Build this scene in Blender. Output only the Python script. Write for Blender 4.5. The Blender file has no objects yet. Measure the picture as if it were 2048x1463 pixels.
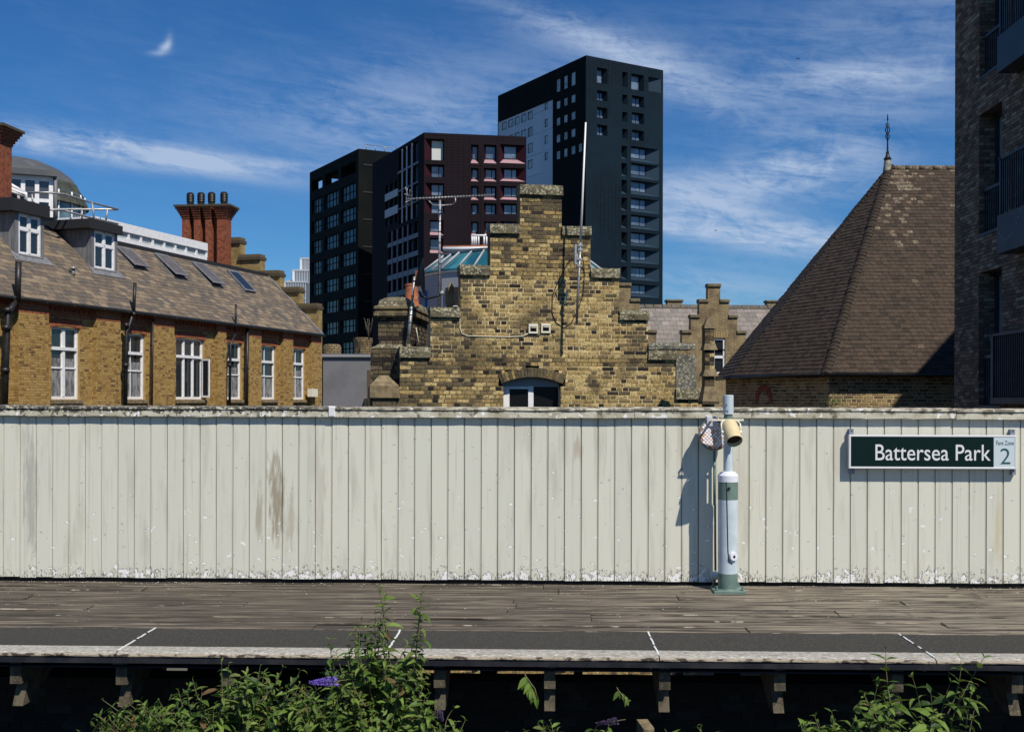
import bpy, math, random
from mathutils import Vector, Matrix
R = math.radians
rnd = random.Random(7)
S = bpy.context.scene
COL = S.collection
# ------------------------------------------------------------------ camera, sky, sun, exposure
FPX, CX, HY, CAMZ, ROLL = 2250.0, 1024.0, 797.0, 1.855, 0.00269
cam_d = bpy.data.cameras.new('camera'); cam = bpy.data.objects.new('camera', cam_d); COL.objects.link(cam)
cam_d.sensor_width = 36; cam_d.lens = FPX / 2048 * 36; cam_d.shift_y = (HY - 731.5) / 2048
cam_d.clip_end = 30000; cam_d.clip_start = 0.05
cam.matrix_world = Matrix.Translation((0, 0, CAMZ)) @ Matrix.Rotation(R(90), 4, 'X') @ Matrix.Rotation(ROLL, 4, 'Z')
S.camera = cam
S.render.resolution_x, S.render.resolution_y = 1024, 731
S.view_settings.view_transform = 'Standard'; S.view_settings.look = 'None'
S.view_settings.gamma = 1; S.view_settings.use_curve_mapping = False; S.view_settings.exposure = 0.0
SUN_AZ, SUN_EL = R(35), R(51)
SUNV = Vector((math.cos(SUN_EL) * math.sin(SUN_AZ), -math.cos(SUN_EL) * math.cos(SUN_AZ), math.sin(SUN_EL)))
sl = bpy.data.lights.new('sun', 'SUN'); sl.energy = 4.9; sl.angle = R(0.5); sl.color = (1, 0.935, 0.81)
so = bpy.data.objects.new('sun', sl); COL.objects.link(so); so.location = (20, -30, 40)
so.rotation_euler = (-SUNV).to_track_quat('-Z', 'Y').to_euler()

def build_world():
    w = bpy.data.worlds.new('World'); S.world = w; w.use_nodes = True
    nt = w.node_tree; nt.nodes.clear(); N = nt.nodes.new; L = nt.links.new
    out = N('ShaderNodeOutputWorld'); bg = N('ShaderNodeBackground'); L(bg.outputs[0], out.inputs[0])
    bg.inputs[1].default_value = 0.062
    sky = N('ShaderNodeTexSky'); sky.sky_type = 'NISHITA'; sky.sun_disc = False
    sky.sun_elevation = SUN_EL; sky.sun_rotation = R(180) - SUN_AZ
    sky.altitude = 300; sky.air_density = 1.0; sky.dust_density = 0.35; sky.ozone_density = 3.0
    hs = N('ShaderNodeHueSaturation'); hs.inputs['Saturation'].default_value = 1.22; hs.inputs['Value'].default_value = 1.0
    L(sky.outputs[0], hs.inputs['Color'])
    tc = N('ShaderNodeTexCoord'); sep = N('ShaderNodeSeparateXYZ'); L(tc.outputs['Generated'], sep.inputs[0])
    def M(op, a, b=None, c=None):
        n = N('ShaderNodeMath'); n.operation = op
        for i, v in enumerate((a, b, c)):
            if v is None: continue
            if isinstance(v, (int, float)): n.inputs[i].default_value = v
            else: L(v, n.inputs[i])
        return n.outputs[0]
    X, Y, Z = sep.outputs
    def noise(sx, sz, skew, scale, detail, rough, seed, dist=0.0):
        cx = N('ShaderNodeCombineXYZ')
        L(M('MULTIPLY', X, sx), cx.inputs[0]); L(M('MULTIPLY', Y, sx), cx.inputs[1])
        L(M('MULTIPLY', M('ADD', Z, M('MULTIPLY', X, skew)), sz), cx.inputs[2])
        mp = N('ShaderNodeVectorMath'); mp.operation = 'ADD'; mp.inputs[1].default_value = (seed, seed * 1.7, seed * .3)
        L(cx.outputs[0], mp.inputs[0])
        n = N('ShaderNodeTexNoise'); n.inputs['Scale'].default_value = scale; n.inputs['Detail'].default_value = detail
        n.inputs['Roughness'].default_value = rough; n.inputs['Distortion'].default_value = dist
        L(mp.outputs[0], n.inputs['Vector']); return n.outputs[0]
    def ramp(v, a, b):
        n = N('ShaderNodeMapRange'); n.interpolation_type = 'SMOOTHSTEP'
        n.inputs[1].default_value = a; n.inputs[2].default_value = b; L(v, n.inputs[0]); return n.outputs[0]
    def blob(x, z, rx, rz, tilt=0.0):
        dx = M('SUBTRACT', X, x); dz = M('SUBTRACT', M('SUBTRACT', Z, z), M('MULTIPLY', dx, tilt))
        a = M('MULTIPLY', dx, 1 / rx); b = M('MULTIPLY', dz, 1 / rz)
        r2 = M('ADD', M('MULTIPLY', a, a), M('MULTIPLY', b, b))
        return M('POWER', 2.718, M('MULTIPLY', r2, -1.0))
    def d(px, py):
        v = Vector(((px - CX) / FPX, 1, (HY - py) / FPX)).normalized(); return v.x, v.z
    mask = None
    for px, py, rx, rz, t, amp in [(1440, 452, .085, .011, -.10, 1.5), (1590, 478, .06, .012, -.12, 1.3), (1360, 440, .05, .008, -.05, 1.2), (1500, 372, .12, .018, .03, .8), (1620, 322, .05, .014, .1, .9), (1400, 395, .05, .012, -.3, .6),
                              (330, 312, .085, .0085, -.13, 1.5), (90, 290, .085, .0085, -.10, 1.2), (560, 333, .06, .006, -.08, .5),
                              (1700, 155, .08, .014, .0, .75), (1360, 170, .07, .014, -.45, .6), (1180, 75, .09, .014, -.32, .7), (780, 255, .12, .03, .05, .45),
                              (1420, 575, .07, .022, -.1, .65), (860, 180, .2, .04, .1, .3), (327, 98, .0045, .0035, .5, 1.0), (318, 108, .008, .002, .1, .6), (335, 86, .003, .005, 1.0, .6), (1780, 60, .16, .04, .1, .35), (1700, 240, .12, .03, .2, .4)]:
        x, z = d(px, py); b = M('MULTIPLY', blob(x, z, rx, rz, t), amp)
        mask = b if mask is None else M('ADD', mask, b)
    n1 = noise(1.0, 3.2, .18, 5.5, 8, .62, 3.1, .8); n2 = noise(1.0, 7.0, .12, 11, 8, .7, 9.4, .5)
    str_ = M('ADD', M('MULTIPLY', n1, .55), M('MULTIPLY', n2, .45))
    n3 = noise(1.0, 1.6, .1, 34, 6, .7, 5.5, 1.2)
    c1 = M('MULTIPLY', M('MINIMUM', mask, 1.4), ramp(M('ADD', M('MULTIPLY', str_, .8), M('MULTIPLY', n3, .2)), .36, .60))
    c2 = M('MULTIPLY', ramp(str_, .45, .75), .06)
    cl = M('MINIMUM', M('ADD', M('MULTIPLY', c1, .78), c2), .8)
    tint = N('ShaderNodeMix'); tint.data_type = 'RGBA'; tint.blend_type = 'MULTIPLY'; tint.inputs[0].default_value = 1
    L(hs.outputs[0], tint.inputs[6]); tint.inputs[7].default_value = (0.60, 1.04, 1.42, 1)
    mx = N('ShaderNodeMix'); mx.data_type = 'RGBA'; L(cl, mx.inputs[0]); L(tint.outputs[2], mx.inputs[6])
    mx.inputs[7].default_value = (7.6, 9.3, 12.2, 1)
    L(mx.outputs[2], bg.inputs[0])
build_world()
try:
    S.cycles.max_bounces = 6; S.cycles.transparent_max_bounces = 6
except Exception: pass

# ------------------------------------------------------------------ helpers
def ray(x, y):
    dx, dy = x - CX, HY - y; c, s = math.cos(ROLL), math.sin(ROLL)
    return Vector(((dx * c - dy * s) / FPX, 1.0, (dx * s + dy * c) / FPX))
CAMP = Vector((0, 0, CAMZ))
def at(x, y, Y): return CAMP + ray(x, y) * Y
def proj(p):
    d = p - CAMP
    if d.y < .1: return (-9e3, -9e3)
    a, b = d.x / d.y * FPX, d.z / d.y * FPX; c, s = math.cos(ROLL), math.sin(ROLL)
    return (CX + a * c + b * s, HY - (-a * s + b * c))
class Fr:
    def __init__(s, O, u, v=(0, 0, 1)):
        s.O = Vector(O); s.u = Vector(u).normalized(); v = Vector(v)
        s.v = (v - s.u * v.dot(s.u)).normalized(); s.w = s.u.cross(s.v)
    def P(s, a, b, c=0): return s.O + s.u * a + s.v * b + s.w * c
    def hit(s, x, y, c=0):
        r = ray(x, y); o = s.O + s.w * c
        t = (o - CAMP).dot(s.w) / r.dot(s.w); q = CAMP + r * t - s.O
        return q.dot(s.u), q.dot(s.v)
    def rect(s, x0, y0, x1, y1, c=0):
        """pixel box -> local (u0,u1,v0,v1) through the mid lines"""
        xm, ym = (x0 + x1) / 2, (y0 + y1) / 2
        return s.hit(x0, ym, c)[0], s.hit(x1, ym, c)[0], s.hit(xm, y1, c)[1], s.hit(xm, y0, c)[1]
WF = Fr((0, 0, 0), (1, 0, 0), (0, 1, 0))   # world axes: u=x v=y w=z
class MB:
    def __init__(s): s.v = []; s.f = []; s.uv = []; s.m = []; s.mats = []; s.sm = []
    def mi(s, m):
        if m not in s.mats: s.mats.append(m)
        return s.mats.index(m)
    def poly(s, F, pts, m, smooth=False):
        i = len(s.v); s.v += [F.P(*p) for p in pts]; s.f.append(list(range(i, i + len(pts))))
        p0, p1, p2 = [Vector(p if len(p) == 3 else (p[0], p[1], 0)) for p in (pts[0], pts[1], pts[-1])]
        n = (p1 - p0).cross(p2 - p0); a = [abs(n.x), abs(n.y), abs(n.z)]; k = a.index(max(a))
        for p in pts:
            q = p if len(p) == 3 else (p[0], p[1], 0)
            s.uv.append((q[0], q[1]) if k == 2 else ((q[2], q[1]) if k == 0 else (q[0], q[2])))
        s.m.append(s.mi(m)); s.sm.append(smooth); return s
    def hexa(s, F, a, b, m):
        """a: 4 pts, b: 4 pts (same winding), closed"""
        s.poly(F, a, m); s.poly(F, b[::-1], m)
        for i in range(4):
            j = (i + 1) % 4; s.poly(F, [a[j], a[i], b[i], b[j]], m)
        return s
    def box(s, F, u0, u1, v0, v1, w0, w1, m):
        if u1 < u0: u0, u1 = u1, u0
        if v1 < v0: v0, v1 = v1, v0
        if w1 < w0: w0, w1 = w1, w0
        return s.hexa(F, [(u0, v0, w1), (u1, v0, w1), (u1, v1, w1), (u0, v1, w1)], [(u0, v0, w0), (u1, v0, w0), (u1, v1, w0), (u0, v1, w0)], m)
    def bev(s, F, u0, u1, v0, v1, w0, w1, m, b=.004):
        """box with a bevelled front (towards +w)"""
        A = [(u0, v0), (u1, v0), (u1, v1), (u0, v1)]; B = [(u0 + b, v0 + b), (u1 - b, v0 + b), (u1 - b, v1 - b), (u0 + b, v1 - b)]
        s.poly(F, [p + (w1,) for p in B], m)
        for i in range(4):
            j = (i + 1) % 4
            s.poly(F, [A[i] + (w1 - b,), A[j] + (w1 - b,), B[j] + (w1,), B[i] + (w1,)], m)
            s.poly(F, [A[i] + (w0,), A[j] + (w0,), A[j] + (w1 - b,), A[i] + (w1 - b,)], m)
        return s
    def prism(s, F, pts, w0, w1, m):
        """polygon in (u,v), ccw, extruded along w"""
        s.poly(F, [(a, b, w1) for a, b in pts], m); s.poly(F, [(a, b, w0) for a, b in pts[::-1]], m)
        n = len(pts)
        for i in range(n):
            a, b = pts[i], pts[(i + 1) % n]
            s.poly(F, [(b[0], b[1], w1), (a[0], a[1], w1), (a[0], a[1], w0), (b[0], b[1], w0)], m)
        return s
    def tube(s, pts, r, m, n=8, cap=True, smooth=True):
        pts = [Vector(p) for p in pts]; rs = r if isinstance(r, (list, tuple)) else [r] * len(pts)
        rings = []; prev = None
        for i, p in enumerate(pts):
            t = (pts[min(i + 1, len(pts) - 1)] - pts[max(i - 1, 0)]).normalized()
            a = prev if prev is not None else (Vector((0, 0, 1)) if abs(t.z) < .9 else Vector((1, 0, 0)))
            a = (a - t * a.dot(t))
            a = a.normalized() if a.length > 1e-6 else t.orthogonal().normalized()
            prev = a; b = t.cross(a); i0 = len(s.v)
            for k in range(n):
                th = 2 * math.pi * k / n; s.v.append(p + (a * math.cos(th) + b * math.sin(th)) * rs[i])
            rings.append(i0)
        L = 0; mi = s.mi(m)
        for i in range(len(pts) - 1):
            L2 = L + (pts[i + 1] - pts[i]).length
            for k in range(n):
                k2 = (k + 1) % n
                s.f.append([rings[i] + k, rings[i] + k2, rings[i + 1] + k2, rings[i + 1] + k]); s.m.append(mi); s.sm.append(smooth)
                q = 2 * math.pi * rs[i] / n; s.uv += [(k * q, L), ((k + 1) * q, L), ((k + 1) * q, L2), (k * q, L2)]
            L = L2
        if cap:
            for r0, fl in ((rings[0], True), (rings[-1], False)):
                f = [r0 + k for k in range(n)]; f = f[::-1] if fl else f
                s.f.append(f); s.m.append(mi); s.sm.append(False); s.uv += [(0, 0)] * n
        return s
    def lathe(s, base, prof, m, n=16, axis=(0, 0, 1), smooth=True, rot=0.0, xdir=None):
        ax = Vector(axis).normalized(); a = (Vector(xdir) if xdir else ax.orthogonal()).normalized()
        a = (a - ax * a.dot(ax)).normalized(); b = ax.cross(a); base = Vector(base); rings = []; mi = s.mi(m)
        def ring(r, h):
            rings.append(len(s.v))
            for k in range(n):
                th = 2 * math.pi * k / n + rot; s.v.append(base + ax * h + (a * math.cos(th) + b * math.sin(th)) * max(r, 1e-4))
            return rings[-1]
        top = []; bot = []
        for i, (r, h) in enumerate(prof):
            r0_ = ring(r, h); crease = True
            if 0 < i < len(prof) - 1:
                d1 = Vector((r - prof[i - 1][0], h - prof[i - 1][1])); d2 = Vector((prof[i + 1][0] - r, prof[i + 1][1] - h))
                if d1.length > 1e-9 and d2.length > 1e-9 and d1.angle(d2) < .6: crease = False
            top.append(r0_); bot.append(ring(r, h) if crease else r0_)
        capa, capb = ring(*prof[0]), ring(*prof[-1])
        for i in range(len(prof) - 1):
            for k in range(n):
                k2 = (k + 1) % n; s.f.append([bot[i] + k, bot[i] + k2, top[i + 1] + k2, top[i + 1] + k]); s.m.append(mi); s.sm.append(smooth)
                q = 2 * math.pi * prof[i][0] / n; s.uv += [(k * q, prof[i][1]), ((k + 1) * q, prof[i][1]), ((k + 1) * q, prof[i + 1][1]), (k * q, prof[i + 1][1])]
        for r0, fl in ((capa, True), (capb, False)):
            f = [r0 + k for k in range(n)]; f = f[::-1] if fl else f
            s.f.append(f); s.m.append(mi); s.sm.append(False); s.uv += [(0, 0)] * n
        return s
    def mesh(s, name, off=Vector((0, 0, 0))):
        me = bpy.data.meshes.new(name); me.from_pydata([tuple(v - off) for v in s.v], [], s.f)
        for m in s.mats: me.materials.append(m)
        me.polygons.foreach_set('material_index', s.m); me.polygons.foreach_set('use_smooth', s.sm)
        uvl = me.uv_layers.new(name='UVMap'); uvl.data.foreach_set('uv', [c for q in s.uv for c in q]); me.update(); return me
WLOC = {}
def tag(o, label=None, cat=None, group=None, kind=None):
    for k, v in (('label', label), ('category', cat), ('group', group), ('kind', kind)):
        if v: o[k] = v
    return o
def obj(name, mb, parent=None, label=None, cat=None, group=None, kind=None):
    xs = [v.x for v in mb.v]; ys = [v.y for v in mb.v]; zs = [v.z for v in mb.v]
    off = Vector(((min(xs) + max(xs)) / 2, (min(ys) + max(ys)) / 2, min(zs)))
    o = bpy.data.objects.new(name, mb.mesh(name, off)); COL.objects.link(o); WLOC[o.name] = off
    if parent: o.parent = parent; o.location = off - WLOC[parent.name]
    else: o.location = off
    return tag(o, label, cat, group, kind)
def empty(name, loc, label=None, cat=None, group=None, kind=None, parent=None):
    o = bpy.data.objects.new(name, None); COL.objects.link(o); loc = Vector(loc); WLOC[o.name] = loc
    o.empty_display_size = .2
    if parent: o.parent = parent; o.location = loc - WLOC[parent.name]
    else: o.location = loc
    return tag(o, label, cat, group, kind)

# ------------------------------------------------------------------ materials
MATS = {}
def mat(name, base, rough=.8, c2=None, sc=6, lo=.4, hi=.65, c3=None, sc3=25, lo3=.55, hi3=.7, bump=0.0, bsc=40, metal=0, stretch=None, brick=None, wave=None, spec=.4, coat=0, extra=None, detail=6, emis=None):
    """procedural material; noises in world metres so that alike pieces differ"""
    m = bpy.data.materials.new(name); m.use_nodes = True; nt = m.node_tree; N = nt.nodes.new; L = nt.links.new
    b = nt.nodes['Principled BSDF']; b.inputs['Roughness'].default_value = rough; b.inputs['Metallic'].default_value = metal
    b.inputs['Specular IOR Level'].default_value = spec; b.inputs['Coat Weight'].default_value = coat
    geo = N('ShaderNodeNewGeometry'); pos = geo.outputs['Position']
    if stretch:
        vm = N('ShaderNodeVectorMath'); vm.operation = 'MULTIPLY'; vm.inputs[1].default_value = stretch; L(pos, vm.inputs[0]); pos = vm.outputs[0]
    def ns(scale, vec=pos, det=detail, seed=0, rg=.6):
        n = N('ShaderNodeTexNoise'); n.inputs['Scale'].default_value = scale; n.inputs['Detail'].default_value = det; n.inputs['Roughness'].default_value = rg
        if seed:
            a = N('ShaderNodeVectorMath'); a.inputs[1].default_value = (seed, seed * 2, seed); L(vec, a.inputs[0]); vec = a.outputs[0]
        L(vec, n.inputs['Vector']); return n.outputs[0]
    def rp(v, a, c):
        n = N('ShaderNodeMapRange'); n.interpolation_type = 'SMOOTHSTEP'; n.inputs[1].default_value = a; n.inputs[2].default_value = c; L(v, n.inputs[0]); return n.outputs[0]
    def mix(f, a, c):
        n = N('ShaderNodeMix'); n.data_type = 'RGBA'
        if isinstance(f, float): n.inputs[0].default_value = f
        else: L(f, n.inputs[0])
        for i, q in ((6, a), (7, c)):
            if isinstance(q, tuple): n.inputs[i].default_value = q + (1,) if len(q) == 3 else q
            else: L(q, n.inputs[i])
        return n.outputs[2]
    def mth(op, a, c=None):
        n = N('ShaderNodeMath'); n.operation = op
        for i, q in enumerate((a, c)):
            if q is None: continue
            if isinstance(q, (int, float)): n.inputs[i].default_value = q
            else: L(q, n.inputs[i])
        return n.outputs[0]
    col = tuple(base); h = None
    if brick:
        tcn = N('ShaderNodeTexCoord'); bt = N('ShaderNodeTexBrick'); L(tcn.outputs['UV'], bt.inputs['Vector'])
        bt.inputs['Scale'].default_value = 1; bt.inputs['Brick Width'].default_value = brick.get('w', .225); bt.inputs['Row Height'].default_value = brick.get('h', .075)
        bt.inputs['Mortar Size'].default_value = brick.get('ms', .006); bt.inputs['Mortar Smooth'].default_value = .2; bt.inputs['Bias'].default_value = brick.get('bias', 0)
        bt.inputs['Color1'].default_value = tuple(base) + (1,); bt.inputs['Color2'].default_value = tuple(brick['c2']) + (1,); bt.inputs['Mortar'].default_value = tuple(brick['mortar']) + (1,)
        bt.offset = brick.get('off', .5)
        col = bt.outputs['Color']; h = mth('MULTIPLY', bt.outputs['Fac'], -1.0)
    if c2: col = mix(rp(ns(sc), lo, hi), col, tuple(c2))
    if c3: col = mix(rp(ns(sc3, seed=13.7), lo3, hi3), col, tuple(c3))
    if extra: col = extra(dict(N=N, L=L, ns=ns, rp=rp, mix=mix, mth=mth, geo=geo, pos=geo.outputs['Position'], bsdf=b), col)
    if isinstance(col, tuple): b.inputs['Base Color'].default_value = col + (1,)
    else: L(col, b.inputs['Base Color'])
    if bump:
        bp = N('ShaderNodeBump'); bp.inputs['Strength'].default_value = min(1, bump); bp.inputs['Distance'].default_value = .01
        nn = ns(bsc, seed=3.3)
        hh = nn if h is None else mth('ADD', nn, mth('MULTIPLY', h, 1.5))
        L(hh, bp.inputs['Height']); L(bp.outputs[0], b.inputs['Normal'])
    if emis: b.inputs['Emission Color'].default_value = tuple(emis[0]) + (1,); b.inputs['Emission Strength'].default_value = emis[1]
    MATS[name] = m; return m

# painted boards ------------------------------------------------------
def paint_extra(k, col):
    N, L, ns, rp, mix, mth, pos = k['N'], k['L'], k['ns'], k['rp'], k['mix'], k['mth'], k['pos']
    sp = N('ShaderNodeSeparateXYZ'); L(pos, sp.inputs[0]); X, Y, Z = sp.outputs
    oi = N('ShaderNodeObjectInfo')
    col = mix(mth('MULTIPLY', oi.outputs['Random'], .45), col, (.56, .56, .49))
    st = N('ShaderNodeVectorMath'); st.operation = 'MULTIPLY'; st.inputs[1].default_value = (9, 9, 1.2); L(pos, st.inputs[0])
    col = mix(mth('MULTIPLY', rp(ns(1.0, st.outputs[0], seed=5), .5, .72), .45), col, (.42, .40, .33))
    lo = N('ShaderNodeVectorMath'); lo.operation = 'MULTIPLY'; lo.inputs[1].default_value = (30, 30, .7); L(pos, lo.inputs[0])
    col = mix(mth('MULTIPLY', rp(ns(1.0, lo.outputs[0], seed=15), .56, .66), .30), col, (.36, .33, .26))
    vo = N('ShaderNodeTexVoronoi'); vo.inputs['Scale'].default_value = 7; vo.inputs['Randomness'].default_value = 1
    vs = N('ShaderNodeVectorMath'); vs.operation = 'MULTIPLY'; vs.inputs[1].default_value = (1, .01, 1.7); L(pos, vs.inputs[0]); L(vs.outputs[0], vo.inputs['Vector'])
    vcs = N('ShaderNodeSeparateColor'); L(vo.outputs['Color'], vcs.inputs[0])
    rad = mth('MULTIPLY', mth('MAXIMUM', mth('SUBTRACT', vcs.outputs[0], mth('ADD', .42, mth('MULTIPLY', rp(Z, .5, 1.5), .4))), .22), mth('ADD', ns(60, seed=91), -.1))
    def stain(col, x, z, rx, rz, c, amp, seed):
        a = mth('MULTIPLY', mth('SUBTRACT', X, x), 1 / rx); b = mth('MULTIPLY', mth('SUBTRACT', Z, z), 1 / rz)
        r = mth('ADD', mth('MULTIPLY', a, a), mth('MULTIPLY', b, b))
        v = mth('ADD', mth('POWER', 2.718, mth('MULTIPLY', r, -1.0)), mth('MULTIPLY', mth('SUBTRACT', ns(3.5, st.outputs[0] if seed % 2 else pos, seed=seed), .5), 2.2))
        return mix(mth('MULTIPLY', mth('MULTIPLY', rp(v, .30, .95), rp(r, 2.6, 1.0)), amp), col, c)
    col = stain(col, -2.42, .85, .10, .52, (.24, .19, .12), .75, 21)
    col = stain(col, -2.60, .66, .055, .33, (.28, .24, .16), .6, 35)
    col = stain(col, -2.27, .60, .05, .36, (.33, .28, .20), .5, 37)
    col = stain(col, .68, 1.33, .07, .17, (.42, .33, .25), .65, 23)
    col = stain(col, -4.97, .9, .09, .75, (.30, .30, .27), .6, 25)
    col = stain(col, -1.97, .9, .07, .8, (.42, .37, .30), .4, 27)
    col = stain(col, 2.35, .95, .14, .6, (.50, .44, .35), .35, 29)
    col = stain(col, 4.92, .55, .05, .4, (.55, .45, .25), .5, 31)
    col = stain(col, 3.3, 1.3, .08, .3, (.50, .44, .36), .4, 33)
    # flaking towards the foot, and scattered chips
    zf = rp(Z, .36, .0)
    big = ns(17, seed=41); fine = ns(75, seed=43)
    streak = N('ShaderNodeVectorMath'); streak.operation = 'MULTIPLY'; streak.inputs[1].default_value = (75, 75, 26); L(pos, streak.inputs[0])
    sn = ns(1.0, streak.outputs[0], seed=45)
    flo = ns(2.3, seed=71)
    flake = rp(mth('ADD', mth('MULTIPLY', zf, .30), mth('ADD', mth('MULTIPLY', big, .62), mth('MULTIPLY', flo, .35))), .79, .82)
    chips = mth('MULTIPLY', rp(mth('ADD', ns(11, seed=51), mth('MULTIPLY', fine, .08)), .70, .712), rp(Z, 1.2, .35))
    sd_ = mth('ADD', vo.outputs['Distance'], mth('MULTIPLY', mth('SUBTRACT', ns(45, seed=93), .5), .16))
    spot = mth('MULTIPLY', rp(sd_, rad, -.01) if False else mth('LESS_THAN', sd_, rad), .9)
    w = mth('MAXIMUM', mth('MAXIMUM', flake, chips), mth('MULTIPLY', spot, mth('GREATER_THAN', vcs.outputs[1], .5)))
    col = mix(w, col, (.84, .82, .80))
    col = mix(mth('MULTIPLY', spot, mth('LESS_THAN', vcs.outputs[1], .5)), col, (.06, .05, .04))
    col = mix(mth('MULTIPLY', mth('MULTIPLY', mth('LESS_THAN', mth('ABSOLUTE', mth('SUBTRACT', sd_, rad)), .012), mth('GREATER_THAN', rad, .04)), .8), col, (.12, .10, .08))
    edge = mth('MULTIPLY', rp(mth('ABSOLUTE', mth('SUBTRACT', mth('ADD', mth('MULTIPLY', zf, .30), mth('ADD', mth('MULTIPLY', big, .62), mth('MULTIPLY', flo, .35))), .785)), .03, .006), rp(sn, .45, .55))
    col = mix(mth('MULTIPLY', edge, .8), col, (.10, .08, .06))
    low = mth('MULTIPLY', rp(mth('ADD', Z, mth('MULTIPLY', big, .14)), .17, .06), rp(sn, .53, .58))
    col = mix(mth('MULTIPLY', low, .85), col, (.13, .105, .085))
    b2 = N('ShaderNodeBump'); b2.inputs['Strength'].default_value = .55; b2.inputs['Distance'].default_value = .004
    L(mth('ADD', mth('MULTIPLY', w, -1.0), mth('MULTIPLY', ns(120, seed=3), .25)), b2.inputs['Height']); L(b2.outputs[0], k['bsdf'].inputs['Normal'])
    return col
BOARD = mat('peeling_cream_paint', (.66, .645, .55), .66, extra=paint_extra)
def coping_extra(k, col):
    N, L, ns, rp, mix, mth, pos = k['N'], k['L'], k['ns'], k['rp'], k['mix'], k['mth'], k['pos']
    sp = N('ShaderNodeSeparateXYZ'); L(pos, sp.inputs[0]); X, Y, Z = sp.outputs
    up = rp(Z, 1.69, 1.735)
    a = mth('ADD', ns(9, seed=61), mth('MULTIPLY', up, .13))
    left = rp(X, -.5, -2.5)
    col = mix(mth('MULTIPLY', rp(a, .56, .70), .9), col, (.12, .10, .07))
    col = mix(mth('MULTIPLY', rp(mth('ADD', ns(14, seed=63), mth('MULTIPLY', up, -.03)), .58, .62), .9), col, (.84, .83, .82))
    col = mix(mth('MULTIPLY', mth('MULTIPLY', rp(mth('ADD', ns(22, seed=66), mth('MULTIPLY', up, .1)), .55, .6), left), .9), col, (.035, .033, .028))
    return col
COPE = mat('weathered_coping_paint', (.56, .53, .43), .75, c2=(.40, .36, .27), sc=5, extra=coping_extra, bump=.6, bsc=60)
def plank_extra(k, col):
    N, L, ns, rp, mix, mth, pos = k['N'], k['L'], k['ns'], k['rp'], k['mix'], k['mth'], k['pos']
    st = N('ShaderNodeVectorMath'); st.operation = 'MULTIPLY'; st.inputs[1].default_value = (1.1, 22, 22); L(pos, st.inputs[0])
    st2 = N('ShaderNodeVectorMath'); st2.operation = 'MULTIPLY'; st2.inputs[1].default_value = (2.2, 75, 75); L(pos, st2.inputs[0])
    oi = N('ShaderNodeObjectInfo')
    sp = N('ShaderNodeSeparateXYZ'); L(pos, sp.inputs[0]); X = sp.outputs[0]
    col = mix(mth('MULTIPLY', oi.outputs['Random'], .75), col, (.10, .082, .064))
    n1 = ns(1.0, st.outputs[0], seed=3); n2 = ns(1.0, st2.outputs[0], seed=8)
    v = mth('ADD', mth('MULTIPLY', n1, .6), mth('MULTIPLY', n2, .4))
    pale = mth('ADD', mth('MULTIPLY', rp(X, -1.5, 3.5), .075), v)
    col = mix(rp(pale, .52, .63), col, (.25, .215, .165))
    col = mix(rp(v, .485, .405), col, (.018, .014, .011))
    col = mix(mth('MULTIPLY', rp(ns(5, seed=77), .58, .68), .6), col, (.045, .037, .03))
    col = mix(mth('MULTIPLY', rp(ns(3.2, seed=31), .62, .72), .35), col, (.16, .14, .06))
    b2 = N('ShaderNodeBump'); b2.inputs['Strength'].default_value = .8; b2.inputs['Distance'].default_value = .006
    L(v, b2.inputs['Height']); L(b2.outputs[0], k['bsdf'].inputs['Normal'])
    return col
PEDGE = mat('worn_plank_edge', (.20, .165, .12), .85, c2=(.05, .04, .03), sc=3.0, lo=.42, hi=.55, c3=(.36, .32, .26), sc3=9, lo3=.56, hi3=.64, stretch=(.5, 1, 1))
PLANK = mat('weathered_plank', (.068, .054, .041), .85, extra=plank_extra)
ASPH = mat('asphalt', (.036, .034, .030), .95, c2=(.062, .060, .050), sc=45, lo=.48, hi=.6, c3=(.16, .155, .13), sc3=110, lo3=.66, hi3=.72, bump=.7, bsc=160)
NOSE = mat('worn_white_edge_paint', (.36, .34, .30), .85, c2=(.20, .18, .15), sc=22, lo=.46, hi=.7, c3=(.60, .58, .54), sc3=60, lo3=.50, hi3=.66, bump=1, bsc=60, stretch=(.5, 1, 1))
NOSELIP = mat('crumbling_edge_lip', (.34, .29, .22), .9, c2=(.06, .045, .035), sc=24, lo=.5, hi=.6, bump=1, bsc=40, stretch=(.5, 1, 1))
WLINE = mat('white_joint_line', (.70, .72, .72), .8, c2=(.35, .36, .36), sc=30, lo=.5, hi=.7)
FASC = mat('dark_fascia_steel', (.014, .016, .022), .8, c2=(.03, .03, .035), sc=5, spec=.15)
CONC = mat('aged_concrete', (.10, .084, .056), .92, c2=(.045, .037, .025), sc=9, lo=.4, hi=.65, c3=(.17, .145, .095), sc3=50, bump=.6, bsc=50)
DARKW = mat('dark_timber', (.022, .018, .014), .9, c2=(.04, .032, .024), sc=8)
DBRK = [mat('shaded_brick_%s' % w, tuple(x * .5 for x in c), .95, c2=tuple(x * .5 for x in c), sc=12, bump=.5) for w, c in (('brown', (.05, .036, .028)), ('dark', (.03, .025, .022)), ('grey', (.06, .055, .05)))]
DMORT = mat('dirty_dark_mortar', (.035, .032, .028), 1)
BALL = mat('ballast', (.05, .043, .035), 1, c2=(.025, .02, .017), sc=25, lo=.4, hi=.6, bump=1, bsc=30)
EARTH = mat('town_ground', (.10, .10, .09), 1, c2=(.06, .065, .05), sc=.3)

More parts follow.
